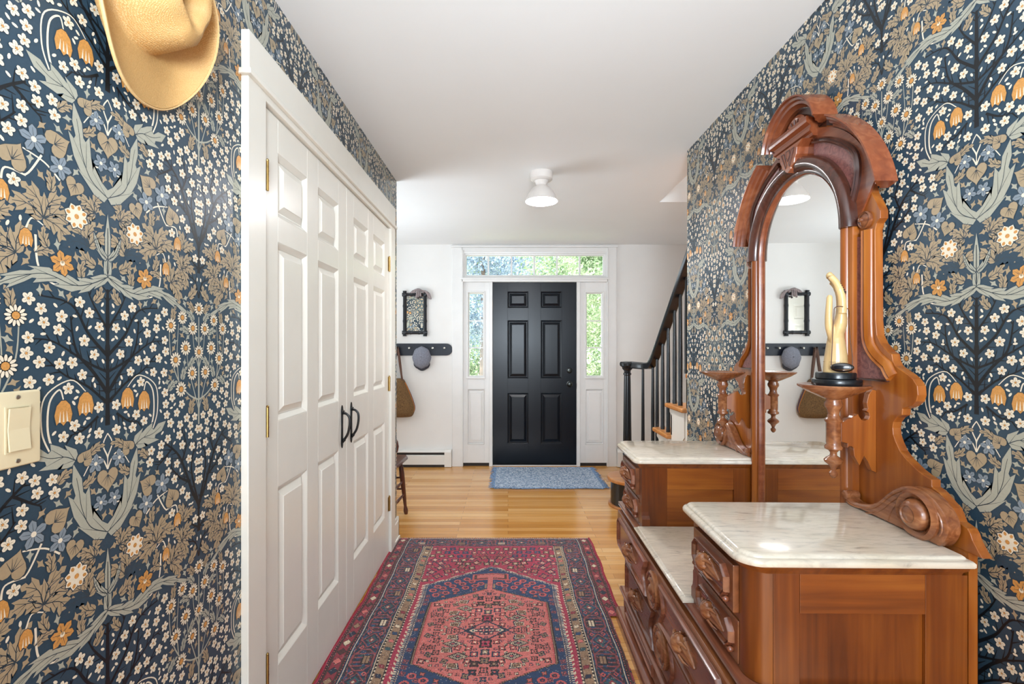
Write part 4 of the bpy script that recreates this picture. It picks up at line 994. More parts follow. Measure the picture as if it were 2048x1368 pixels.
ks = [(-0.080, 1.962), (0.080, 1.962), (0.050, 1.946), (0.046, 1.925), (0.038, 1.915), (0.034, 1.900), (0.018, 1.893), (0.016, 1.886), (0.0, 1.878), (-0.016, 1.886), (-0.018, 1.893), (-0.034, 1.900), (-0.038, 1.915), (-0.046, 1.925), (-0.050, 1.946)]
m = MB(MRI); m.prism([(YK+a, b) for a, b in ks], 0.0, 0.044); m.build('keystone', M['wal_crest'], DR, bevel=0.002)
m = MB(MRI)
for q in ([(-0.036, 1.950), (-0.022, 1.950), (-0.006, 1.905), (-0.012, 1.898)], [(0.036, 1.950), (0.022, 1.950), (0.006, 1.905), (0.012, 1.898)], [(-0.010, 1.952), (0.010, 1.952), (0.013, 1.935), (0.0, 1.918), (-0.013, 1.935)]):
    m.sweep([(YK+a, b) for a, b in q], [(-0.0012, 0.043), (-0.0012, 0.0455), (0.0012, 0.0455), (0.0012, 0.043)], closed=True)
m.build('keystone_incising', M['wal_dark'], DR)
# --- bracket shelves beside the mirror
for far in (0, 1):
    Y = inv(far); yy = Y(1.262); xc = 0.880
    cl = MB(lambda a, b, h: (xc+a, yy+b, h))
    CK = 0.86
    cl.lathe([(r_*CK, t_) for r_, t_ in [(0.004, 0.940), (0.010, 0.946), (0.012, 0.954), (0.006, 0.960), (0.008, 0.966), (0.013, 0.974), (0.024, 0.982), (0.026, 0.988), (0.020, 0.994), (0.010, 1.000), (0.009, 1.008), (0.014, 1.014), (0.024, 1.018), (0.025, 1.024), (0.019, 1.030), (0.020, 1.036), (0.020, 1.088), (0.024, 1.092), (0.025, 1.096), (0.018, 1.102), (0.015, 1.112), (0.018, 1.124), (0.024, 1.132), (0.025, 1.140), (0.020, 1.148), (0.022, 1.153)]], n=24)
    cl.build('turned_bracket', M['wal_carve'], DR, smooth=True, angle=0.9)
    pt = MB(lambda a, b, h: (xc+a, yy+b, h)); pt.lathe([(0.019, 1.151), (0.034, 1.158), (0.050, 1.166), (0.063, 1.172), (0.075, 1.180), (0.083, 1.185), (0.085, 1.189), (0.083, 1.191), (0.078, 1.190), (0.073, 1.187), (0.01, 1.187)], n=48)
    pt.build('bracket_shelf', M['wal_carve'], DR, smooth=True, angle=0.9)
    fr = MB(lambda a, b, h: (a, yy+h, b))
    pts = [(0.895, 1.070), (0.895, 1.038), (0.912, 1.034)]+arc(0.920, 1.018, 0.0085, PI*0.9, -PI*0.1, 5)+[(0.930, 1.000), (0.944, 0.975), (0.956, 1.000), (0.966, 0.985), (0.976, 0.962), (0.988, 0.956), (0.988, 1.175), (0.978, 1.178), (0.968, 1.165), (0.963, 1.142), (0.966, 1.126)]+arc(0.957, 1.108, 0.0135, PI*0.4, -PI*0.9, 6)+[(0.940, 1.112), (0.930, 1.106)]+arc(0.917, 1.110, 0.010, 0.2, -PI*0.6, 4)+[(0.905, 1.093), (0.895, 1.090)]
    fr.prism(pts, -0.008, 0.008); fr.build('fretwork_bracket', M['wal_board'], DR, bevel=0.001)
# --- volutes at the foot of the board
for far in (0, 1):
    Y = inv(far)
    MV = lambda a, b, h, Y=Y: (0.984-h, Y(a), b)
    cy, cz = 1.084, 0.905
    top_ = spline([(1.325, 0.884), (1.300, 0.866), (1.260, 0.870), (1.215, 0.888), (1.170, 0.930), (1.130, 0.956), (1.090, 0.964), (1.050, 0.952), (1.020, 0.925), (1.012, 0.895), (1.022, 0.868), (1.035, 0.853)], 5)
    body = top_+[(1.325, 0.853)]
    m = MB(MV); m.steps(body, [(0.0, 0.0), (0.0, 0.026), (0.0035, 0.030), (0.006, 0.031)])
    m.build('volute', M['wal_carve'], DR, smooth=True, angle=0.5)
    m = MB(MV)
    for off, r in ((0.010, 0.0024), (0.022, 0.0018)):
        q = inset(body, off)[4:len(top_)-6]; m.tube([(a, b, 0.031) for a, b in q], r, 6)
    for P3 in ([(1.228, 0.860), (1.190, 0.880), (1.165, 0.905), (1.135, 0.930)], [(1.170, 0.858), (1.160, 0.885), (1.140, 0.915), (1.115, 0.935)]):
        m.tube([(a, b, 0.031) for a, b in spline(P3, 5)], 0.0022, 6)
    ring = [(cy+0.052*math.cos(t), cz+0.052*math.sin(t)) for t in [2*PI*k/32 for k in range(32)]]
    m.sweep(ring, [(-0.004, 0.028), (-0.004, 0.036), (0.008, 0.044), (0.020, 0.040), (0.022, 0.028)] if False else [(0.014, 0.028), (0.013, 0.036), (0.004, 0.043), (-0.004, 0.036), (-0.005, 0.028)], closed=True)
    m.build('volute_ribs', M['wal_carve'], DR, smooth=True)
    m = MB(lambda a, b, h: (0.984-h, Y(cy)+a, cz+b)); m.lathe([(0.037, 0.028), (0.037, 0.032), (0.033, 0.046), (0.028, 0.052), (0.020, 0.056), (0.018, 0.053), (0.008, 0.057), (0.001, 0.057)], n=32); m.build('volute_knob', M['wal_carve'], DR, smooth=True, angle=0.5)
    m = MB(MV); m.lathe([(0.012, 0.0), (0.012, 0.034), (0.009, 0.038), (0.002, 0.039)], center=(1.318, 0.8775), n=16); m.build('volute_roll', M['wal_carve'], DR, smooth=True, angle=0.5)
DR.rotation_euler = (0, 0, -0.015)
# ------------------------------------------------------------------ patterned rug (woven knot by knot as faces with a colour attribute)
def rug():
    RX0, RX1, RY0, RY1 = -0.742, 0.548, 1.10, 3.166
    nx, ny = 370, 520
    PAL = dict(navy='#1e2b40', blue='#27476a', dblue='#1f3b60', rust='#93484a', red='#8e2f3c', crim='#a8304a', pink='#cf7069', rose='#c45a56', dark='#251a1e', tan='#9c7c60', cream='#dcc9ab', teal='#31565c', brown='#4a2b28')
    keys = list(PAL); LUT = np.array([lin(PAL[k]) for k in keys]); K = {k: i for i, k in enumerate(keys)}
    W, H = RX1-RX0, RY1-RY0
    gx = (np.arange(nx)+0.5)/nx*W-W/2; gy = (np.arange(ny)+0.5)/ny*H-H/2
    X, Yy = np.meshgrid(gx, gy)            # metres from the centre
    A = np.abs(X); B = np.abs(Yy); D = W/2-A; E = H/2-B      # distance from the sides / ends
    G = np.full(X.shape, K['blue'])
    dist = np.minimum(D, E+0.0)
    END = (E < 0.132) & (E+0.07 < D)
    s = np.where(END, E+0.07, D); along = np.where(END, X, Yy)
    def setm(mask, k): G[mask] = K[k]
    setm(s < 0.012, 'crim')
    setm((s >= 0.012) & (s < 0.020), 'dark')
    setm((s >= 0.020) & (s < 0.085), 'brown')
    q = (along % 0.036)
    for s0 in (0.016, 0.078):       # barber stripes
        setm((np.abs(s-s0) < 0.004), 'dark'); setm((np.abs(s-s0) < 0.0022) & ((along % 0.014) < 0.007), 'rose')
    setm((np.abs(s-0.047) < 0.020), 'red')
    ph = (along/0.060) % 1; kk = np.floor(along/0.060).astype(int)
    dm = np.abs(ph-0.5)*0.060+np.abs(s-0.047)*1.2
    cols = [K['tan'], K['navy'], K['pink'], K['brown'], K['cream'], K['navy']]
    cc = np.array(cols)[kk % 6]
    mk = (dm < 0.020) & (s > 0.025) & (s < 0.07); setm((dm < 0.024) & (s > 0.025) & (s < 0.07), 'dark'); G[mk] = cc[mk]
    setm((np.abs(s-0.089) < 0.0022), 'cream')
    # main border
    mb_ = (s >= 0.092) & (s < 0.202)
    setm(mb_, 'navy'); P = 0.26; u = (along+0.075) % P; c = (s-0.147)*1.25; idx = np.floor((along+0.075)/P).astype(int)
    v = u-P/2
    setm(mb_ & (np.sin(X*90+Yy*61)*np.sin(Yy*83-X*40) > 0.35), 'blue'); setm(mb_ & (np.sin(X*110-Yy*57)*np.sin(Yy*97+X*31) > 0.72), 'teal')
    zig = np.abs(((along/0.10) % 1)-0.5)*0.10
    setm(mb_ & (np.abs(np.abs(c)-0.060+0.25*zig) < 0.0030), 'rust')
    oct_ = np.maximum(np.maximum(np.abs(v)*0.95, np.abs(c)*1.1), (np.abs(v)+np.abs(c))*0.72)
    setm(mb_ & (np.sin(along*160)*np.sin(c*140) > 0.6), 'brown'); setm(mb_ & (np.abs(oct_-0.062) < 0.0036), 'rust'); setm(mb_ & (np.abs(oct_-0.052) < 0.0025), 'brown')
    setm(mb_ & (oct_ < 0.058) & (np.abs(((v*1.0) % 0.026)-0.013) < 0.004) & (np.abs(c) < 0.045), 'rust')
    setm(mb_ & (oct_ < 0.056) & (np.abs(c-0.016) < 0.008) & (np.abs(v) < 0.040), 'blue')
    setm(mb_ & (np.abs(c-0.018) < 0.022) & (np.abs(v) < 0.028), 'dark'); 
    alt = (idx % 2 == 0)
    setm(mb_ & (np.abs(c-0.018) < 0.016) & (np.abs(v) < 0.022) & alt, 'cream'); setm(mb_ & (np.abs(c-0.018) < 0.016) & (np.abs(v) < 0.022) & ~alt, 'tan')
    setm(mb_ & (np.abs(c-0.018) < 0.003) & (np.abs(v) < 0.022), 'brown')
    u2 = ((along+0.075+P/2) % P)-P/2
    dd_ = np.abs(u2)+np.abs(c)
    setm(mb_ & (np.abs(dd_-0.050) < 0.004), 'rust'); setm(mb_ & (dd_ < 0.030), 'teal'); setm(mb_ & (dd_ < 0.018), 'red'); setm(mb_ & (dd_ < 0.008), 'cream')
    for a_, b_ in ((0.045, 0.035), (0.05, -0.03), (-0.045, 0.035), (-0.05, -0.03)):
        dq = np.abs(u2-a_)+np.abs(c-b_); setm(mb_ & (dq < 0.014), 'rose'); setm(mb_ & (dq < 0.007), 'navy')
    setm((np.abs(s-0.204) < 0.0024), 'cream')
    # guard border
    gb = (s >= 0.207) & (s < 0.262) & ~END; setm(gb, 'tan')
    for s0 in (0.212, 0.257):
        setm(gb & (np.abs(s-s0) < 0.0055), 'dark'); setm(gb & (np.abs(s-s0) < 0.0028) & ((along % 0.020) < 0.009), 'cream')
    ph = (along/0.055) % 1; kk = np.floor(along/0.055).astype(int); dm = np.maximum(np.abs(ph-0.5)*0.055*1.1, np.abs(s-0.2345)*1.0)+0.3*np.abs((ph-0.5)*0.055+(s-0.2345))
    cc = np.array([K['cream'], K['navy'], K['red'], K['tan'], K['teal'], K['pink'], K['blue']])[kk % 7]
    mk = (dm < 0.0135) & gb; setm((dm < 0.0165) & gb, 'brown'); G[mk] = cc[mk]
    # field
    fm = (s >= 0.262) & ~END & (E >= 0.132)
    setm(fm, 'crim')
    hx = W/2-0.262                  # half width of the field
    # big blue hexagon with saw-tooth edge
    def hexd(w_, body, tipp): return np.where(B < body, A-w_, (A-w_*(1-(B-body)/(tipp-body)))*0.9)
    saw = 0.010*(np.floor(((Yy+A)*60) % 2)) 
    h1 = hexd(hx-0.022, 0.394, 0.627); 
    setm(fm & (h1 < 0.006) & (((A*75+B*75) % 2) < 1.0), 'cream'); setm(fm & (h1 < -0.004), 'dblue')
    sp = fm & (h1 < -0.004) & (h1 > -0.028); 
    setm(sp & (((B*80) % 1) < 0.42) & (((A*55) % 1) < 0.6), 'cream'); setm(sp & (((B*80+0.5) % 1) < 0.3) & (((A*55+0.5) % 1) < 0.5), 'tan')
    # leaves in the blue spandrels
    for (a_, b_) in [(0.08, 0.40), (0.13, 0.38), (0.18, 0.355), (0.23, 0.325), (0.28, 0.30), (0.10, 0.445), (0.15, 0.42), (0.20, 0.395), (0.25, 0.37), (0.30, 0.345), (0.13, 0.47), (0.18, 0.445), (0.23, 0.42), (0.28, 0.385), (0.05, 0.42)]:
        r1 = np.hypot(A-a_, (B-b_)*1.1); setm(fm & (r1 < 0.020) & (h1 < -0.03), 'rose'); setm(fm & (r1 < 0.011) & (h1 < -0.03), 'navy'); setm(fm & (r1 < 0.005), 'red')
    # central pink hexagon
    h2 = hexd(0.286, 0.229, 0.37)
    step = 0.006*np.floor((B*90) % 2)*(B >= 0.229)
    h2 = h2+step
    setm(fm & (h2 < 0.016), 'dark'); setm(fm & (h2 < 0.011), 'tan'); setm(fm & (h2 < 0.007), 'brown'); setm(fm & (h2 < 0.002), 'rose'); setm(fm & (h2 < -0.003), 'pink')
    inn = fm & (h2 < -0.008)
    # tree finial above and below
    setm(fm & (A < 0.100) & (np.abs(B-0.505+0.15*A) < 0.036), 'rose'); setm(fm & (A < 0.090) & (np.abs(B-0.507+0.15*A) < 0.026), 'brown')
    setm(fm & (A < 0.078) & (np.abs(B-0.510+0.15*A) < 0.018), 'pink'); setm(fm & (A < 0.013) & (B > 0.36) & (B < 0.50), 'pink')
    setm(fm & (np.abs(A-0.022) < 0.006) & (B > 0.375) & (B < 0.42), 'tan')
    # centre diamond
    dia = A*0.9+B*1.25
    setm(inn & (np.abs(dia-0.088) < 0.0065), 'navy'); setm(inn & (dia < 0.080), 'pink')
    for (a_, b_) in ((0.0, 0), (0.028, 0), (0.0, 0.024), (0.02, 0.02), (0.045, 0.0)):
        r1 = np.maximum(np.abs(A-a_), np.abs(B-b_)*1.1); setm(inn & (r1 < 0.0115), 'navy'); setm(inn & (r1 < 0.0065), 'rose'); setm(inn & (r1 < 0.0028), 'cream')
    setm(inn & (np.abs(A-0.062)+np.abs(B)*1.3 < 0.016), 'cream'); setm(inn & (np.abs(A-0.062)+np.abs(B) < 0.007), 'teal')
    for sg in (1, -1): setm(inn & (np.abs((A-0.088)*0.62-(B-0.0)*sg*1.0) < 0.0042) & (A > 0.05) & (A < 0.135) & (B < 0.042), 'navy')
    # flowers and hooked motifs of the pink field
    def flower(a_, b_, r, c1='dark', c2='rose', c3='cream'):
        t = np.arctan2(B-b_, A-a_); r1 = np.hypot(A-a_, B-b_)*(1+0.22*np.cos(4*t))
        setm(inn & (r1 < r), c1); setm(inn & (r1 < r*0.62), c2); setm(inn & (r1 < r*0.28), c3)
    flower(0.0, 0.095, 0.030, 'dark', 'crim', 'dark'); flower(0.0, 0.150, 0.020, 'navy', 'tan', 'cream'); flower(0.045, 0.165, 0.019, 'navy', 'rose'); flower(0.0, 0.205, 0.022, 'dark', 'tan', 'navy')
    flower(0.040, 0.225, 0.020, 'dark', 'brown', 'tan'); flower(0.0, 0.262, 0.018, 'dark', 'pink', 'navy'); flower(0.045, 0.275, 0.018, 'dark', 'navy', 'rose'); flower(0.0, 0.315, 0.014, 'navy', 'navy', 'pink')
    for (a_, b_) in ((0.225, 0.03), (0.215, 0.075), (0.225, 0.12), (0.205, 0.155), (0.135, 0.0), (0.17, 0.01), (0.225, -0.01), (0.205, 0.200)): flower(a_, b_, 0.0155, 'dark', 'pink', 'brown')
    for (a_, b_) in ((0.140, 0.095), (0.110, 0.18)):
        d2_ = np.abs(A-a_)*0.62+np.abs(B-b_)*1.1; setm(inn & (d2_ < 0.030), 'dark'); setm(inn & (d2_ < 0.025) & ((((A+B)*140) % 1) < 0.5), 'cream'); setm(inn & (d2_ < 0.012), 'navy'); setm(inn & (d2_ < 0.006), 'rose')
    for (a_, b_, dr) in ((0.150, 0.045, 1), (0.165, 0.140, -1), (0.130, 0.235, 1)):
        for r, cl in ((0.034, 'navy'), (0.027, 'cream'), (0.022, 'dark'), (0.018, 'tan'), (0.011, 'brown'), (0.006, 'tan')):
            k_ = np.maximum(np.abs(A-a_), np.abs(B-b_)*1.35)+0.25*np.abs((A-a_)+(B-b_)); setm(inn & (k_ < r) & ((A-a_) < 0.02) & ((B-b_)*dr > -0.014), cl)
    # motifs of the red end fields
    en = fm & (h1 > 0.012)
    for (a_, b_) in ((0.0, 0.70), (0.09, 0.67), (0.17, 0.62), (0.25, 0.56), (0.30, 0.50), (0.22, 0.70), (0.12, 0.72), (0.30, 0.66), (0.30, 0.60), (0.05, 0.735), (0.19, 0.66), (0.26, 0.62), (0.34, 0.70), (0.34, 0.55)):
        t = np.arctan2(B-b_, A-a_); r1 = np.hypot(A-a_, B-b_)*(1+0.25*np.cos(4*t+a_*30))
        setm(en & (r1 < 0.024), 'navy' if (a_*100) % 2 < 1 else 'dark'); setm(en & (r1 < 0.015), 'rose'); setm(en & (r1 < 0.009), 'cream' if (b_*100) % 3 < 1.5 else 'tan'); setm(en & (r1 < 0.004), 'navy')
    def scatter(mask, sp, r, bgk, seed, c1s, c2s, c3s):
        rg = np.random.RandomState(seed); bg = K[bgk]
        for gy_ in np.arange(0.0, H/2, sp*0.9):
            for gx_ in np.arange(0.0, W/2, sp):
                a_, b_ = gx_+(sp/2 if int(gy_/(sp*0.9)) % 2 else 0), gy_
                nb = (np.abs(A-a_) < r) & (np.abs(B-b_) < r)
                if nb.sum() == 0 or not mask[nb].all() or (G[nb] != bg).mean() > 0.12: continue
                t = np.arctan2(B-b_, A-a_); r1 = np.hypot(A-a_, B-b_)*(1+0.26*np.cos(4*t+rg.rand()*2)); k = rg.randint(3)
                G[nb & (r1 < r)] = K[c1s[k]]; G[nb & (r1 < r*0.62)] = K[c2s[k]]; G[nb & (r1 < r*0.30)] = K[c3s[k]]
    scatter(inn, 0.047, 0.0165, 'pink', 1, ['dark', 'navy', 'brown'], ['rose', 'tan', 'pink'], ['cream', 'dark', 'navy'])
    scatter(inn, 0.029, 0.0085, 'pink', 2, ['brown', 'dark', 'navy'], ['pink', 'cream', 'rose'], ['dark', 'dark', 'pink'])
    scatter(en, 0.056, 0.021, 'crim', 3, ['navy', 'dark', 'navy'], ['rose', 'tan', 'blue'], ['cream', 'cream', 'crim'])
    scatter(en, 0.036, 0.012, 'crim', 4, ['dark', 'navy', 'brown'], ['rose', 'cream', 'tan'], ['dark', 'navy', 'rose'])
    dbm = fm & (h2 > 0.022) & (h1 < -0.03); scatter(dbm, 0.040, 0.0125, 'dblue', 5, ['rust', 'brown', 'rose'], ['navy', 'rose', 'dark'], ['rose', 'tan', 'navy'])
    rng = np.random.RandomState(3)
    col = LUT[G]
    nz = rng.normal(1, 0.13, G.shape)[..., None]; row = rng.normal(1, 0.06, (ny, 1, 1)); low = 1+0.10*np.sin(X*9+3*np.sin(Yy*5))[..., None]*np.sin(Yy*11)[..., None]
    col = np.clip(col*nz*row*low*0.86, 0, 1)
    wear = np.clip(rng.rand(*G.shape) < 0.025, 0, 1)[..., None]; col = col*(1-wear*0.5)+0.25*wear*np.array([1, 0.9, 0.8])
    # mesh
    vx = np.linspace(RX0, RX1, nx+1); vy = np.linspace(RY0, RY1, ny+1); VX, VY = np.meshgrid(vx, vy)
    edge = 0.006*np.sin(VY*7.0)+0.003*np.sin(VY*23)
    VX = VX+edge*np.abs(VX-(RX0+RX1)/2)/(W/2)*np.sign(VX-(RX0+RX1)/2)*0.8+0.0
    VY = VY+0.004*np.sin(VX*9)
    hgt = 0.0075+0.0012*np.sin(VX*21+VY*3)*np.sin(VY*17)+rng.uniform(0, 0.0009, VX.shape)
    hgt[:, 0] = hgt[:, -1] = 0.001; hgt[0] = hgt[-1] = 0.001
    cx, cy = (RX0+RX1)/2, (RY0+RY1)/2
    co = np.stack([VX-cx, VY-cy, hgt], -1).reshape(-1, 3)
    ii = np.arange((nx+1)*(ny+1)).reshape(ny+1, nx+1)
    F_ = np.stack([ii[:-1, :-1], ii[:-1, 1:], ii[1:, 1:], ii[1:, :-1]], -1).reshape(-1, 4)
    keep = ~((((VX[:-1, :-1]+VX[:-1, 1:])/2) > 0.488) & (((VY[:-1, :-1]+VY[1:, :-1])/2) < 2.245)).reshape(-1); F_ = F_[keep]
    me = bpy.data.meshes.new('patterned_rug'); me.vertices.add(len(co)); me.vertices.foreach_set('co', co.ravel())
    me.loops.add(F_.size); me.loops.foreach_set('vertex_index', F_.ravel()); me.polygons.add(len(F_)); me.polygons.foreach_set('loop_start', np.arange(len(F_))*4)
    me.update(calc_edges=True)
    ca = me.color_attributes.new('wool', 'FLOAT_COLOR', 'CORNER')
    cc4 = np.concatenate([col.reshape(-1, 3), np.ones((nx*ny, 1))], 1)[keep]; ca.data.foreach_set('color', np.repeat(cc4, 4, axis=0).ravel().astype(np.float32))
    m, nt, b = new_mat('knotted_wool'); at = nt.nodes.new('ShaderNodeVertexColor'); at.layer_name = 'wool'
    nt.links.new(at.outputs['Color'], b.inputs['Base Color']); b.inputs['Roughness'].default_value = 0.85; b.inputs['Sheen Weight'].default_value = 0.15
    me.materials.append(m)
    root = thing('patterned_rug', 'red and navy knotted wool rug with a pink hexagon medallion on the oak floor', 'rug', (cx, cy, 0))
    o = bpy.data.objects.new('pile', me); C.objects.link(o); o.parent = root
    fr = MB(); R_ = random.Random(2)
    for i in range(220):
        x = RX0+0.01+(W-0.02)*i/219
        fr.tube([(x, RY1-0.006, 0.004), (x+R_.uniform(-.003, .003), RY1+0.006, 0.004), (x+R_.uniform(-.006, .006), RY1+R_.uniform(0.008, 0.014), 0.002)], 0.0016, 5)
    o = fr.build('fringe', plain('fringe_wool', '#d8cbb2', 0.9), root); o['kind'] = 'stuff'
    for x in (RX0+0.002, RX1-0.002):
        sv = MB()
        P_ = [(x+0.8*(0.006*math.sin(y*7)+0.003*math.sin(y*23))*(1 if x > 0 else -1)+R_.uniform(-.0015, .0015), y, 0.006) for y in np.linspace(RY0 if x < 0 else 2.25, RY1, 160)]
        sv.tube(P_, 0.0055, 6)
        sv.build('selvedge', plain('crimson_wool', '#97293a', 0.9, scale=200, var=0.2), root)
rug()

# ------------------------------------------------------------------ blue door mat
def mat():
    m, nt, b = new_mat('denim_weave'); tc = nt.nodes.new('ShaderNodeTexCoord'); v = nt.nodes.new('ShaderNodeTexVoronoi'); v.inputs['Scale'].default_value = 95
    mp = nt.nodes.new('ShaderNodeMapping'); mp.inputs['Scale'].default_value = (1, 1.6, 1); nt.links.new(tc.outputs['Object'], mp.inputs['Vector']); nt.links.new(mp.outputs[0], v.inputs['Vector'])
    r = nt.nodes.new('ShaderNodeValToRGB'); e = r.color_ramp.elements; e[0].position = 0.15; e[0].color = lin('#55709a')+[1]; e[1].position = 0.8; e[1].color = lin('#e2e8ee')+[1]; k = e.new(0.5); k.color = lin('#9db4cc')+[1]
    nt.links.new(v.outputs['Color'], r.inputs['Fac']); nt.links.new(r.outputs[0], b.inputs['Base Color']); b.inputs['Roughness'].default_value = 0.95
    bp = nt.nodes.new('ShaderNodeBump'); bp.inputs['Strength'].default_value = 0.8; bp.inputs['Distance'].default_value = 0.006; nt.links.new(v.outputs['Distance'], bp.inputs['Height']); nt.links.new(bp.outputs[0], b.inputs['Normal'])
    root = thing('woven_door_mat', 'blue and white woven rag mat with fringe before the dark front door', 'mat', (0.37, 4.66, 0))
    x0, x1, y0, y1 = -0.125, 0.875, 4.285, 5.015
    g = MB(); nxs, nys = 50, 36
    for i in range(nxs):
        for j in range(nys): pass
    rows = [[(x0+(x1-x0)*i/nxs, y0+(y1-y0)*j/nys+0.006*math.sin(i*0.35), 0.010+0.002*math.sin(i*1.9+j*1.3)) for i in range(nxs+1)] for j in range(nys+1)]
    rows = [[(p[0], p[1], 0.001) for p in rows[0]]]+rows+[[(p[0], p[1], 0.001) for p in rows[-1]]]
    g.loft(rows, False, False, closed=False); g.build('woven_field', m, root, smooth=True)
    fm = plain('denim_fringe', '#7d97b8', 0.95, scale=60, var=0.6); f_ = MB(); R_ = random.Random(5)
    for i in range(90):
        y = y0+(y1-y0)*i/89
        for x, s_ in ((x0, -1), (x1, 1)):
            l = R_.uniform(0.020, 0.060); f_.tube([(x-s_*0.004, y, 0.009), (x+s_*l*0.5, y+R_.uniform(-.012, .012), 0.014), (x+s_*l, y+R_.uniform(-.02, .02), 0.004)], [0.0028, 0.003, 0.0018], 5)
    o = f_.build('fringe', fm, root, smooth=True); o['kind'] = 'stuff'
    for yy in (y0, y1):
        bd = MB(); bd.tube([(x0+(x1-x0)*i/60, yy+0.006*math.sin(i*0.35*50/60)+R_.uniform(-.001, .001), 0.008) for i in range(61)], 0.006, 6)
        bd.build('bound_edge', fm, root, smooth=True)
mat()

# ------------------------------------------------------------------ straw hat on the left wall
def hat():
    m, nt, b = new_mat('woven_straw'); tc = nt.nodes.new('ShaderNodeTexCoord')
    wv = nt.nodes.new('ShaderNodeTexWave'); wv.wave_type = 'RINGS'; wv.rings_direction = 'X'; wv.inputs['Scale'].default_value = 300; wv.inputs['Distortion'].default_value = 6.0
    vo = nt.nodes.new('ShaderNodeTexVoronoi'); vo.inputs['Scale'].default_value = 380
    nt.links.new(tc.outputs['Object'], wv.inputs['Vector']); nt.links.new(tc.outputs['Object'], vo.inputs['Vector'])
    mm = nt.nodes.new('ShaderNodeMath'); mm.operation = 'MULTIPLY'; nt.links.new(wv.outputs['Fac'], mm.inputs[0]); nt.links.new(vo.outputs['Distance'], mm.inputs[1])
    r = nt.nodes.new('ShaderNodeValToRGB'); e = r.color_ramp.elements; e[0].position = 0.0; e[0].color = lin('#c6985a')+[1]; e[1].position = 0.5; e[1].color = lin('#d9b076')+[1]
    nt.links.new(mm.outputs[0], r.inputs['Fac']); nt.links.new(r.outputs[0], b.inputs['Base Color']); b.inputs['Roughness'].default_value = 0.55
    bp = nt.nodes.new('ShaderNodeBump'); bp.inputs['Strength'].default_value = 0.5; bp.inputs['Distance'].default_value = 0.002; nt.links.new(mm.outputs[0], bp.inputs['Height']); nt.links.new(bp.outputs[0], b.inputs['Normal'])
    root = thing('straw_hat', 'wide brimmed natural straw hat hanging high on the papered left wall', 'hat', (XL, 0.935, 1.97))
    # local: (p, q) in the wall plane (p along the hat's length, q across), h away from the wall
    tilt = 0.34
    def MH(p, q, h):
        y = q*math.cos(tilt)+p*math.sin(tilt); z = -p*math.cos(tilt)+q*math.sin(tilt)
        return (XL+0.012+h, 0.925+y, 1.980+z)
    N = 72; loops = []
    def brim(t, k):
        """k 0 at the band .. 1 at the edge"""
        c, s = math.cos(t), math.sin(t)
        rp = 0.098+(0.198-0.098)*k; rq = 0.080+((0.178 if s < 0 else 0.148)-0.080)*k
        side = abs(s)**2.2
        curl = 0.092*side*k**2.2; rq2 = rq-0.030*side*k**2.5
        h = 0.006+curl*(1.0 if s > 0 else 0.45)+0.020*k*max(0, -c)*0.4-0.004*k*max(0, c)
        return (rp*c, rq2*s, h)
    for k in (1.0, 0.97, 0.9, 0.8, 0.68, 0.55, 0.42, 0.28, 0.14, 0.04): loops.append([brim(2*PI*i/N, k) for i in range(N)])
    H_ = 0.125
    for k in (0.02, 0.10, 0.25, 0.45, 0.65, 0.82, 0.93, 0.98, 1.0):
        lp = []
        for i in range(N):
            t = 2*PI*i/N; c, s = math.cos(t), math.sin(t)
            rr = 1-0.20*k-0.0*k; rr *= (1-(max(0, k-0.80)/0.20)**2*0.22)
            pinch = 1-0.38*k*math.exp(-((c-0.78)/0.30)**2)*abs(s)**0.5*(1 if c > 0 else 0)
            lp.append((0.096*c*rr, 0.078*s*rr*pinch, 0.008+H_*(k**0.9)*(0.94+0.10*(-c))))
        loops.append(lp)
    last = loops[-1]
    for sc_, dp in ((0.78, -0.006), (0.5, -0.022), (0.2, -0.032)): loops.append([(p*sc_, q*sc_, h+dp*(1.0)) for p, q, h in last])
    g = MB(MH); g.loft(loops, False, True); o = g.build('hat_body', m, root, smooth=True, angle=3.0)
    sm = o.modifiers.new('thickness', 'SOLIDIFY'); sm.thickness = 0.003; sm.offset = -1
    e_ = MB(MH); e_.tube([brim(2*PI*i/N, 1.0) for i in range(N+1)], 0.0032, 6, caps=False); e_.build('brim_edge', plain('straw_edge', '#dfba82', 0.5, scale=200, var=0.1), root, smooth=True)
    hk = MB(lambda a, b, h: (XL+h, 0.935+a, 1.975+b)); hk.lathe([(0.012, 0.0005), (0.012, 0.003), (0.004, 0.005), (0.004, 0.016), (0.007, 0.018), (0.002, 0.020)], n=12); hk.build('wall_hook', M['iron'], root)
hat()

# ------------------------------------------------------------------ light switch
sw = thing('light_switch', 'cream rocker light switch plate on the papered left wall', 'switch', (XL, 0.716, 1.167))
MS = lambda a, b, h: (XL+h, 0.715+a, 1.166+b)
m = MB(MS); m.steps(rrect(-0.036, 0.036, -0.0575, 0.0575, 0.004), [(0, 0.0008), (0, 0.004), (0.0015, 0.0058), (0.003, 0.0062)]); m.build('switch_plate', M['cream_plastic'], sw, smooth=True, angle=0.5)
m = MB(MS); m.sweep(rect(-0.0175, 0.0175, -0.034, 0.034), [(-0.0012, 0.006), (-0.0012, 0.0072), (0.001, 0.0072), (0.001, 0.006)], closed=True); m.build('switch_surround', M['cream_plastic'], sw)
m = MB(lambda a, b, h: (XL+0.0065+h+0.0025*abs(b)/0.03, 0.715+a, 1.166+b)); m.loft([rr for rr in [[(-0.0155, b, 0.0), (0.0155, b, 0.0), (0.0155, b, 0.002), (-0.0155, b, 0.002)] for b in (-0.032, -0.015, 0.0, 0.015, 0.032)]]); m.build('rocker', M['cream_plastic'], sw)
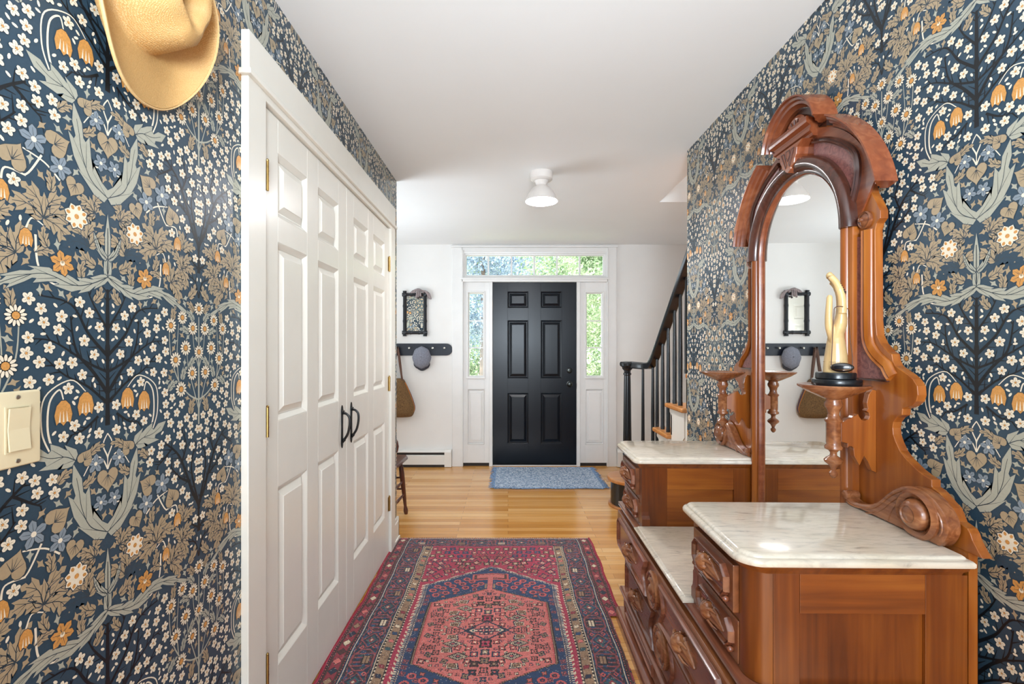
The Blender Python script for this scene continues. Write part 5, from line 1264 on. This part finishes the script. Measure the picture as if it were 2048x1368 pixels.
for b in (-0.0485, 0.0485):
    m = MB(lambda a, bb, h, b=b: (XL+h, 0.715+a, 1.166+b+bb)); m.lathe([(0.0035, 0.006), (0.0032, 0.0074), (0.001, 0.0078)], n=12); m.build('screw', M['steel'], sw, smooth=True)

# ------------------------------------------------------------------ wall mirror, ribbon, peg rail, cap, bag
M['black_frame'] = plain('black_lacquer', '#131820', 0.3, scale=60, var=0.2)
cx, cz = (830.5-1016)/184, 1.29-(627.5-695)/184
wm = thing('framed_mirror', 'small rectangular mirror in a black bamboo style frame on the white wall', 'mirror', (cx, YB-0.02, cz))
MM = lambda a, b, h: (cx+a, YB-h, cz+b)
for (a0, a1, b0, b1) in ((-0.135, 0.135, 0.205, 0.205), (-0.135, 0.135, -0.205, -0.205), (-0.110, -0.110, -0.245, 0.245), (0.110, 0.110, -0.245, 0.245)):
    m = MB(MM); n = 24; P_ = []; R_ = []
    for i in range(n+1):
        t = i/n; P_.append((a0+(a1-a0)*t, b0+(b1-b0)*t, 0.022)); R_.append(0.019 if abs(((t*3) % 1)-0.5) < 0.44 else 0.0225)
    m.tube(P_, R_, 10); m.build('frame_bar', M['black_frame'], wm, smooth=True)
for sa in (-1, 1):
    for sb in (-1, 1):
        m = MB(MM); m.lathe([(0.016, 0.036), (0.016, 0.044), (0.008, 0.047), (0.001, 0.047)], center=(sa*0.110, sb*0.205), n=16); m.build('corner_boss', M['black_frame'], wm, smooth=True)
m = MB(MM); m.box(-0.098, 0.098, -0.193, 0.193, 0.008, 0.012); m.build('mirror_glass', M['mirror'], wm)
m = MB(MM); m.box(-0.115, 0.115, -0.215, 0.215, 0.001, 0.008); m.build('backing', M['black_frame'], wm)
M['ribbon'] = plain('grey_pink_cloth', '#8d807f', 0.9, scale=40, var=0.35)
rb = thing('cloth_bow', 'grey and pink cloth bow draped over the top corner of the black wall mirror', 'bow', (cx+0.09, YB-0.05, cz+0.23))
m = MB(MM); R_ = random.Random(4)
for k in range(5):
    o_ = k*0.010; m.tube(spline([(-0.045+o_, 0.222, 0.030+0.004*k), (-0.01+o_, 0.245+0.004*k, 0.046), (0.05+o_*0.5, 0.252, 0.050-0.004*k), (0.100, 0.240-0.005*k, 0.048)], 5), 0.0085, 8)
m.build('bow_loop', M['ribbon'], rb, smooth=True)
m = MB(MM)
for k in range(3):
    m.tube(spline([(0.030+0.016*k, 0.245, 0.055), (0.028+0.020*k, 0.205, 0.060), (0.020+0.022*k, 0.165+0.01*k, 0.055)], 5), [0.008+0.0003*i for i in range(11)], 8)
m.build('hanging_end', M['ribbon'], rb, smooth=True)
m = MB(MM)
for k in range(3):
    m.tube(spline([(0.100+0.006*k, 0.245, 0.050), (0.135+0.010*k, 0.215, 0.040), (0.150+0.012*k, 0.165-0.006*k, 0.030)], 5), [0.007+0.0003*i for i in range(11)], 8)
m.build('side_end', M['ribbon'], rb, smooth=True)

pr = thing('peg_rail', 'navy painted peg rail with small pale knobs on the white wall', 'coat rack', (-1.1, YB-0.01, 1.27))
M['navy_paint'] = plain('navy_paint', '#171d2b', 0.35, scale=30, var=0.1)
m = MB(MBK); pts = [(-1.70, 1.203)]+arc(-0.668, 1.268, 0.065, -PI/2, PI/2, 12)+[(-1.70, 1.333)]
pts = arc(-1.70, 1.268, 0.065, PI/2, 1.5*PI, 12)+arc(-0.668, 1.268, 0.065, -PI/2, PI/2, 12)
m.steps(pts, [(0, 0.0008), (0, 0.016), (0.003, 0.019)]); m.build('rail_board', M['navy_paint'], pr)
PEGS = [(890-23.2*k-1016)/184 for k in range(9)]
for x in PEGS:
    m = MB(lambda a, b, h, x=x: (x+a, YB-h, 1.285+b)); m.lathe([(0.006, 0.018), (0.005, 0.035), (0.011, 0.040), (0.013, 0.050), (0.010, 0.058), (0.001, 0.060)], n=14); m.build('peg', M['steel'], pr, smooth=True)
# flat cap hanging on the third peg
cpx, cpz = (845.5-1016)/184, 1.29-(717-695)/184
M['cap'] = plain('grey_tweed', '#7c7e89', 0.95, scale=160, var=0.3, bump=0.5)
M['cap2'] = plain('dark_grey_band', '#3d3f48', 0.9, scale=160, var=0.25)
cap = thing('flat_cap', 'grey tweed flat cap hung on the peg rail', 'cap', (cpx, YB-0.07, cpz))
m = MB(lambda a, b, h: (cpx+a, YB-0.012-h, cpz+0.012+b))
m.ball((0, 0, 0.050), (0.100, 0.118, 0.050), 28, 14, mod=lambda th, ph: 1+0.03*math.cos(8*ph)*math.sin(th)); m.build('crown', M['cap'], cap, smooth=True)
m = MB(lambda a, b, h: (cpx+a, YB-0.012-h, cpz+b)); L_s = []
for k, (dz, hh) in enumerate(((-0.060, 0.070), (-0.085, 0.064), (-0.110, 0.050), (-0.128, 0.036))):
    wd = (0.088, 0.086, 0.070, 0.040)[k]; L_s.append([(wd*math.sin(t), dz-0.004*math.cos(t)+0.012*(math.sin(t)**2), hh-0.022*math.sin(t)**2) for t in [-PI/2+PI*i/12 for i in range(13)]])
top_ = L_s; bot = [[(a, b, h-0.006) for a, b, h in l] for l in L_s[::-1]]
m.loft(top_+bot+[top_[0]], False, False, closed=False); m.build('visor', M['cap2'], cap, smooth=True)
m = MB(lambda a, b, h: (cpx+a, YB-0.012-h, cpz+0.012+b)); m.ball((0, 0.01, 0.100), 0.008, 10, 6); m.build('button', M['cap'], cap, smooth=True)
# tote bag on the second visible peg
bgx = PEGS[4]
def bagmat():
    m, nt, b = new_mat('olive_brown_canvas'); tc = nt.nodes.new('ShaderNodeTexCoord'); n = nt.nodes.new('ShaderNodeTexNoise'); n.inputs['Scale'].default_value = 140; n.inputs['Detail'].default_value = 3
    nt.links.new(tc.outputs['Object'], n.inputs['Vector']); r = nt.nodes.new('ShaderNodeValToRGB'); e = r.color_ramp.elements; e[0].position = 0.35; e[0].color = lin('#5e452a')+[1]; e[1].position = 0.65; e[1].color = lin('#84653e')+[1]
    nt.links.new(n.outputs['Fac'], r.inputs['Fac']); nt.links.new(r.outputs[0], b.inputs['Base Color']); b.inputs['Roughness'].default_value = 0.9; return m
M['canvas'] = bagmat(); M['strap'] = plain('brown_leather', '#5c3a28', 0.5, scale=80, var=0.15)
bag = thing('tote_bag', 'olive brown cloth tote bag with leather straps hanging from the peg rail', 'bag', (bgx, YB-0.06, 0.75))
MG = lambda a, b, h: (bgx+a, YB-0.012-h, b)
outl = [(-0.055, 0.955), (0.050, 0.955), (0.090, 0.90), (0.135, 0.80), (0.178, 0.68), (0.182, 0.62), (0.165, 0.565), (0.130, 0.545), (0, 0.540), (-0.130, 0.545), (-0.165, 0.57), (-0.182, 0.63), (-0.175, 0.70), (-0.135, 0.81), (-0.095, 0.90)]
os_ = spline(outl+[outl[0]], 3)[:-1]
m = MB(MG); m.loft([[(a*k, 0.70+(b-0.70)*k, h) for a, b in os_] for k, h in ((0.94, 0.0), (1.0, 0.020), (1.0, 0.055), (0.92, 0.085), (0.6, 0.095))]); m.build('bag_body', M['canvas'], bag, smooth=True, angle=2.0)
for s_, cl, o_ in ((1, '#35596b', 0.0), (1, '#b5713b', 0.012), (1, '#6f2b2f', -0.012), (-1, '#35596b', 0.0), (-1, '#b5713b', 0.012)):
    m = MB(MG); m.tube(spline([(s_*(0.080+o_*0.5), 0.915, 0.050+o_), (s_*0.135, 0.80, 0.045+o_), (s_*0.181, 0.66, 0.040+o_), (s_*0.175, 0.60, 0.040+o_)], 6), 0.006, 6); m.build('side_stripe', plain('stripe_'+cl[1:], cl, 0.9), bag, smooth=True)
for q, hh in ((0, 0.030), (1, 0.055)):
    for s_ in (-1, 1):
        m = MB(MG); P_ = spline([(0.0, 1.298, hh), (s_*0.012, 1.24, hh), (s_*0.030, 1.10, hh), (s_*(0.050+0.010*q), 0.93, hh+0.01)], 4)
        m.loft([[(a-0.010, b, h), (a+0.010, b, h), (a+0.010, b, h+0.003), (a-0.010, b, h+0.003)] for a, b, h in P_]); m.build('strap', M['strap'], bag)

# ------------------------------------------------------------------ chair behind the closet corner
M['chairwood'] = wood('dark_stained_chair_wood', '#3a1c12', '#552a1a', '#6e3a24', 'Z', 0.3, 1.4)
ch = thing('wooden_chair', 'dark turned leg wooden chair standing past the end of the closet wall', 'chair', (-0.99, 3.46, 0))
m = MB(); m.steps([(-1.175, 3.27), (-0.805, 3.27), (-0.782, 3.40), (-0.772, 3.62), (-0.790, 3.665), (-0.99, 3.685), (-1.19, 3.665), (-1.208, 3.62), (-1.198, 3.40)], [(0.012, 0.425), (0.0, 0.432), (0.0, 0.447), (0.008, 0.455), (0.03, 0.457)]); m.build('seat', M['chairwood'], ch, smooth=True, angle=0.5)
def turned(name, p0, p1, rs, n=12):
    P_ = [tuple(p0[d]+(p1[d]-p0[d])*t for d in range(3)) for t, r in rs]; MB().tube(P_, [r for t, r in rs], n).build(name, M['chairwood'], ch, smooth=True)
legp = [(0, 0.015), (0.03, 0.018), (0.06, 0.015), (0.10, 0.013), (0.14, 0.018), (0.3, 0.020), (0.6, 0.016), (0.86, 0.011), (0.90, 0.016), (0.94, 0.018), (1.0, 0.013)]
ends = {}
for k, (x, y, X1, Y1) in enumerate(((-0.825, 3.60, -0.790, 3.645), (-1.155, 3.60, -1.190, 3.645), (-0.835, 3.33, -0.805, 3.275), (-1.145, 3.33, -1.175, 3.275))):
    turned('leg', (x, y, 0.43), (X1, Y1, 0.0), legp); ends[k] = ((x, y), (X1, Y1))
def on(k, z):
    (x, y), (X1, Y1) = ends[k]; t = 1-z/0.43; return (x+(X1-x)*t, y+(Y1-y)*t, z)
sp_ = [(0, 0.007), (0.3, 0.009), (0.5, 0.0115), (0.7, 0.009), (1, 0.007)]
for a, b, z in ((0, 2, 0.26), (0, 2, 0.16), (1, 3, 0.26), (1, 3, 0.16), (0, 1, 0.29), (0, 1, 0.20), (2, 3, 0.22)): turned('stretcher', on(a, z), on(b, z), sp_, 8)
# balloon shaped back
bk = [(-0.99+0.0, 0.455)]
oval = [(-0.99+0.215*math.cos(t)*(1.0 if math.sin(t) > -0.5 else 0.86), 0.60+0.0*t+0.13*math.sin(t)) for t in [2*PI*k/28 for k in range(28)]]
m = MB(lambda a, b, h: (a, 3.262+h+0.02*(b-0.46), b)); m.sweep(oval, [(-0.014, 0.0), (-0.014, 0.018), (0.014, 0.018), (0.014, 0.0)], closed=True); m.build('back_hoop', M['chairwood'], ch, bevel=0.004)
for x in (-1.09, -0.99, -0.89): turned('back_spindle', (x, 3.275, 0.45), (x, 3.278, 0.70), [(0, 0.008), (0.5, 0.011), (1, 0.007)], 8)

# ------------------------------------------------------------------ wooden glove-form hand on the near bracket shelf
RT = -0.015; c_, s_ = math.cos(RT), math.sin(RT)
def drw(x, y): dx, dy = x-0.99, y-YM; return (0.99+dx*c_-dy*s_, YM+dx*s_+dy*c_)
hx_, hy_ = drw(0.889, 1.264)
view = math.atan2(hx_, hy_)
rv = (math.cos(view), -math.sin(view)); dv = (math.sin(view), math.cos(view))
M['boxwood'] = plain('old_pale_wood', '#cfae79', 0.38, scale=14, var=0.16, bump=0.1, coat=0.2)
M['fingertip'] = plain('worn_wood', '#a47d4e', 0.6, scale=70, var=0.3)
hd = thing('wooden_hand_form', 'pale wooden hand on a black stepped base on the near bracket shelf', 'sculpture', (hx_, hy_, 1.189))
HB = 1.189
def MHd(a, b, h): return (hx_+rv[0]*a+dv[0]*h, hy_+rv[1]*a+dv[1]*h, HB+b)   # a right, b up, h away from the camera
m = MB(lambda a, b, h: (hx_+a, hy_+b, HB+h)); m.lathe([(0.0565, 0.0), (0.0575, 0.003), (0.0575, 0.014), (0.056, 0.0165)], n=48)
m.build('lower_base', M['black'], hd, smooth=True, angle=0.6)
m = MB(lambda a, b, h: (hx_+a-0.002, hy_+b, HB+h)); m.lathe([(0.0445, 0.0165), (0.0465, 0.019), (0.0465, 0.031), (0.0445, 0.0345)], n=48); m.build('upper_base', M['black'], hd, smooth=True, angle=0.6)
# wrist + palm as one loft, seen edge on: a = palm thickness direction, h = palm width
sec = [  # b, centre a, half thickness, half width
 (0.034, -0.0025, 0.0285, 0.031), (0.060, -0.0015, 0.0275, 0.030), (0.075, -0.001, 0.0265, 0.029), (0.095, -0.001, 0.0240, 0.028), (0.112, -0.001, 0.0215, 0.028), (0.126, -0.001, 0.0192, 0.030),
 (0.138, 0.000, 0.0180, 0.034), (0.150, 0.004, 0.0178, 0.037), (0.164, 0.0080, 0.0162, 0.039), (0.178, 0.0100, 0.0145, 0.039), (0.190, 0.0104, 0.0130, 0.0385), (0.202, 0.0105, 0.0120, 0.0375)]
loops = [[(ca+ht*math.copysign(abs(math.cos(t))**0.85, math.cos(t)), b, hw*math.copysign(abs(math.sin(t))**0.85, math.sin(t))) for t in [2*PI*k/24 for k in range(24)]] for b, ca, ht, hw in sec]
m = MB(MHd); m.loft(loops)
# four separate fingers curving to the left over the palm; lengths differ
for k, (h0, L1) in enumerate(((-0.0315, 0.92), (-0.0105, 1.02), (0.0105, 1.0), (0.0310, 0.86))):
    base = [(0.0105, 0.190), (0.0108, 0.205), (0.0100, 0.229), (0.0060, 0.253), (-0.0025, 0.277), (-0.0110, 0.291), (-0.0185, 0.299)]
    P_ = [(0.0105+(0.002, -0.0012, -0.0012, 0.002)[k]+(a-0.0105)*L1, 0.190+(b-0.190)*L1, h0*(1-0.10*i/6)) for i, (a, b) in enumerate(base)]
    Q = spline(P_, 4); nq = len(Q); rr_ = [0.0105-0.0028*(i/(nq-1))+(0.0006 if i % 9 == 4 else 0) for i in range(nq)]; rr_[-1] *= 0.45; rr_[-2] *= 0.85
    m.tube(Q, rr_, 12)
# thumb: leaves the side of the palm low and rises in front of the palm
P_ = spline([(-0.006, 0.120, -0.018), (-0.0115, 0.140, -0.027), (-0.0155, 0.158, -0.033), (-0.0165, 0.180, -0.036), (-0.0158, 0.205, -0.036), (-0.0150, 0.225, -0.035), (-0.0145, 0.240, -0.034)], 4)
nq = len(P_); rr_ = [0.0115-0.0048*(i/(nq-1))**0.8 for i in range(nq)]; rr_[-1] *= 0.5; rr_[-2] *= 0.85
m.tube(P_, rr_, 12)
o = m.build('hand', M['boxwood'], hd, smooth=True, angle=3)
rm = o.modifiers.new('blend', 'REMESH'); rm.mode = 'VOXEL'; rm.voxel_size = 0.0012; rm.use_smooth_shade = True
smo = o.modifiers.new('smooth', 'SMOOTH'); smo.factor = 0.5; smo.iterations = 4
for b in (0.048, 0.062):
    m = MB(MHd); m.sweep([(-0.019+0.0335*math.cos(t), 0.0355*math.sin(t)) for t in [2*PI*k/36 for k in range(36)]], [(-0.0006, 0), (0.0006, 0), (0.0006, 0.0012), (-0.0006, 0.0012)], closed=True) if False else m.loft([[(-0.0018+0.0281*math.cos(t)*k_, b+z_, 0.0306*math.sin(t)*k_) for t in [2*PI*k/36 for k in range(36)]] for k_, z_ in ((0.95, 0), (1.005, 0), (1.005, 0.001), (0.95, 0.001))]); m.build('turned_line', M['fingertip'], hd)
m = MB(MHd)
for k in range(5): m.tube([(0.0185-0.0026*k, 0.246+0.0055*k, -0.034), (0.0200-0.0026*k, 0.248+0.0055*k, -0.02), (0.0200-0.0026*k, 0.248+0.0055*k, 0.03)], 0.0022, 6)
m.build('dark_binding', M['black'], hd, smooth=True)
# pendant necklace
nk = thing('pendant_necklace', 'glossy black oval pendant on a thin cord slung over the wooden hand', 'necklace', (hx_, hy_, 1.22))
M['jet'] = plain('polished_black_stone', '#120c0c', 0.05, scale=20, coat=1.0)
m = MB(MHd); m.ball((0.0125, 0.049, -0.044), (0.0255, 0.0125, 0.0065), 32, 12); m.build('pendant', M['jet'], nk, smooth=True)
m = MB(MHd); m.tube(spline([(-0.011, 0.054, -0.043), (-0.009, 0.10, -0.042), (-0.007, 0.150, -0.045), (-0.005, 0.190, -0.048), (-0.003, 0.205, -0.046), (0.010, 0.208, -0.0445), (0.026, 0.200, -0.02), (0.028, 0.17, 0.0), (0.030, 0.12, -0.02), (0.034, 0.08, -0.036), (0.034, 0.054, -0.043)], 5), 0.0011, 6); m.build('cord', M['strap'], nk)
# ------------------------------------------------------------------ outside: lawn, drive, trees and shrubs
M['grass'] = plain('grass', '#c9cfa6', 0.9, scale=14, var=0.25)
M['drive'] = plain('pale_drive', '#cfc8ba', 0.9, scale=10, var=0.1)
M['bark'] = plain('bark', '#6b5b4c', 0.9, scale=30, var=0.3, bump=0.5)
MB().box(-25, 25, YB+0.13, 45, -0.22, -0.20).build('lawn', M['grass'], kind='structure')
MB().box(-6, 3, 12.5, 15.0, -0.199, -0.185).build('driveway', M['drive'], kind='structure')
MB().box(-1.2, 1.8, YB+0.001+0.12, YB+1.5, -0.20, -0.03).build('doorstep', plain('door_stone', '#b5afa6', 0.8), kind='structure')
def leafmat(name, c1, c2):
    m, nt, b = new_mat(name); oi = nt.nodes.new('ShaderNodeTexCoord'); n = nt.nodes.new('ShaderNodeTexNoise'); n.inputs['Scale'].default_value = 3.0
    nt.links.new(oi.outputs['Object'], n.inputs['Vector']); r = nt.nodes.new('ShaderNodeValToRGB'); e = r.color_ramp.elements; e[0].position = 0.35; e[0].color = lin(c1)+[1]; e[1].position = 0.65; e[1].color = lin(c2)+[1]
    nt.links.new(n.outputs['Fac'], r.inputs['Fac']); nt.links.new(r.outputs[0], b.inputs['Base Color']); b.inputs['Roughness'].default_value = 0.6
    tr = nt.nodes.new('ShaderNodeBsdfTranslucent'); nt.links.new(r.outputs[0], tr.inputs['Color']); mx = nt.nodes.new('ShaderNodeMixShader'); mx.inputs[0].default_value = 0.4
    out_ = nt.nodes['Material Output']; nt.links.new(b.outputs[0], mx.inputs[1]); nt.links.new(tr.outputs[0], mx.inputs[2]); nt.links.new(mx.outputs[0], out_.inputs['Surface']); return m
LG = leafmat('bright_leaves', '#6a8a60', '#ccd8b6'); LD = leafmat('deep_leaves', '#4e7352', '#98b98a'); LB = leafmat('blue_leaves', '#66839f', '#c3cfdb')
def tree(name, label, cat, x, y, h, r, mat, n, leaf, seed, trunk=True, group=None, cone=False):
    R_ = np.random.RandomState(seed); root = thing(name, label, cat, (x, y, -0.2), group)
    z0 = h*0.22 if trunk else 0.0
    # branch clumps
    nc = 46; th = R_.rand(nc)*2*PI; k = R_.rand(nc)**0.6
    cz = z0+(h-z0)*R_.rand(nc)
    prof_ = (1-(cz-z0)/(h-z0))*0.9+0.12 if cone else np.sqrt(np.maximum(0.05, 1-((cz-z0)/(h-z0)*2-1)**2))
    cxx, cyy = np.cos(th)*k*r*prof_, np.sin(th)*k*r*prof_
    ci = R_.randint(0, nc, n); sp = r*0.24
    P_ = np.stack([cxx[ci], cyy[ci], cz[ci]], 1)+R_.normal(0, 1, (n, 3))*[sp, sp, sp*0.75]; P_[:, 2] = np.clip(P_[:, 2], 0.05, h+sp)
    d1 = R_.normal(0, 1, (n, 3)); d1 /= np.linalg.norm(d1, axis=1)[:, None]; d2 = np.cross(d1, R_.normal(0, 1, (n, 3))); d2 /= np.linalg.norm(d2, axis=1)[:, None]
    L = leaf*R_.uniform(0.6, 1.3, (n, 1))
    q = np.stack([P_-d1*L, P_+d2*L*0.42, P_+d1*L, P_-d2*L*0.42], 1).reshape(-1, 3)
    me = bpy.data.meshes.new('foliage'); me.vertices.add(len(q)); me.vertices.foreach_set('co', q.ravel()); me.loops.add(4*n); me.loops.foreach_set('vertex_index', np.arange(4*n)); me.polygons.add(n); me.polygons.foreach_set('loop_start', np.arange(n)*4); me.update(calc_edges=True)
    me.materials.append(mat); o = bpy.data.objects.new('foliage', me); C.objects.link(o); o.parent = root
    if trunk:
        t_ = MB(); t_.tube([(x, y, -0.2), (x+0.05, y, h*0.3), (x, y+0.1, h*0.6), (x+0.1, y, h*0.9)], [r*0.06, r*0.05, r*0.03, r*0.01], 10)
        for i in range(6):
            a = i*1.1; zb = h*(0.3+0.09*i); t_.tube([(x, y, zb), (x+r*0.6*math.cos(a), y+r*0.6*math.sin(a), zb+h*0.10)], [r*0.025, r*0.008], 6)
        t_.build('trunk', M['bark'], root, smooth=True)
tree('leafy_shrub', 'sunlit green shrub close outside the right sidelight window', 'shrub', 1.60, 7.6, 3.4, 0.85, LG, 26000, 0.034, 1, False)
tree('leafy_tree', 'bright green tree seen through the middle transom panes', 'tree', 2.4, 11.5, 6.2, 1.6, LG, 32000, 0.05, 2)
tree('leafy_tree', 'green tree at the right end of the transom window', 'tree', 5.7, 18.5, 9.0, 2.4, LD, 26000, 0.07, 3)
tree('leafy_tree', 'blue green tree seen through the left transom panes', 'tree', -1.0, 18.5, 9.0, 2.3, LB, 30000, 0.07, 4)
tree('leafy_tree', 'green tree beyond the lawn in the left sidelight window', 'tree', -1.75, 25.5, 8.0, 2.4, LG, 26000, 0.09, 5, False)
tree('leafy_tree', 'dark green tree far behind the transom trees in the middle', 'tree', 3.8, 37.0, 13.0, 3.6, LD, 20000, 0.13, 7)
bpy.context.view_layer.update()
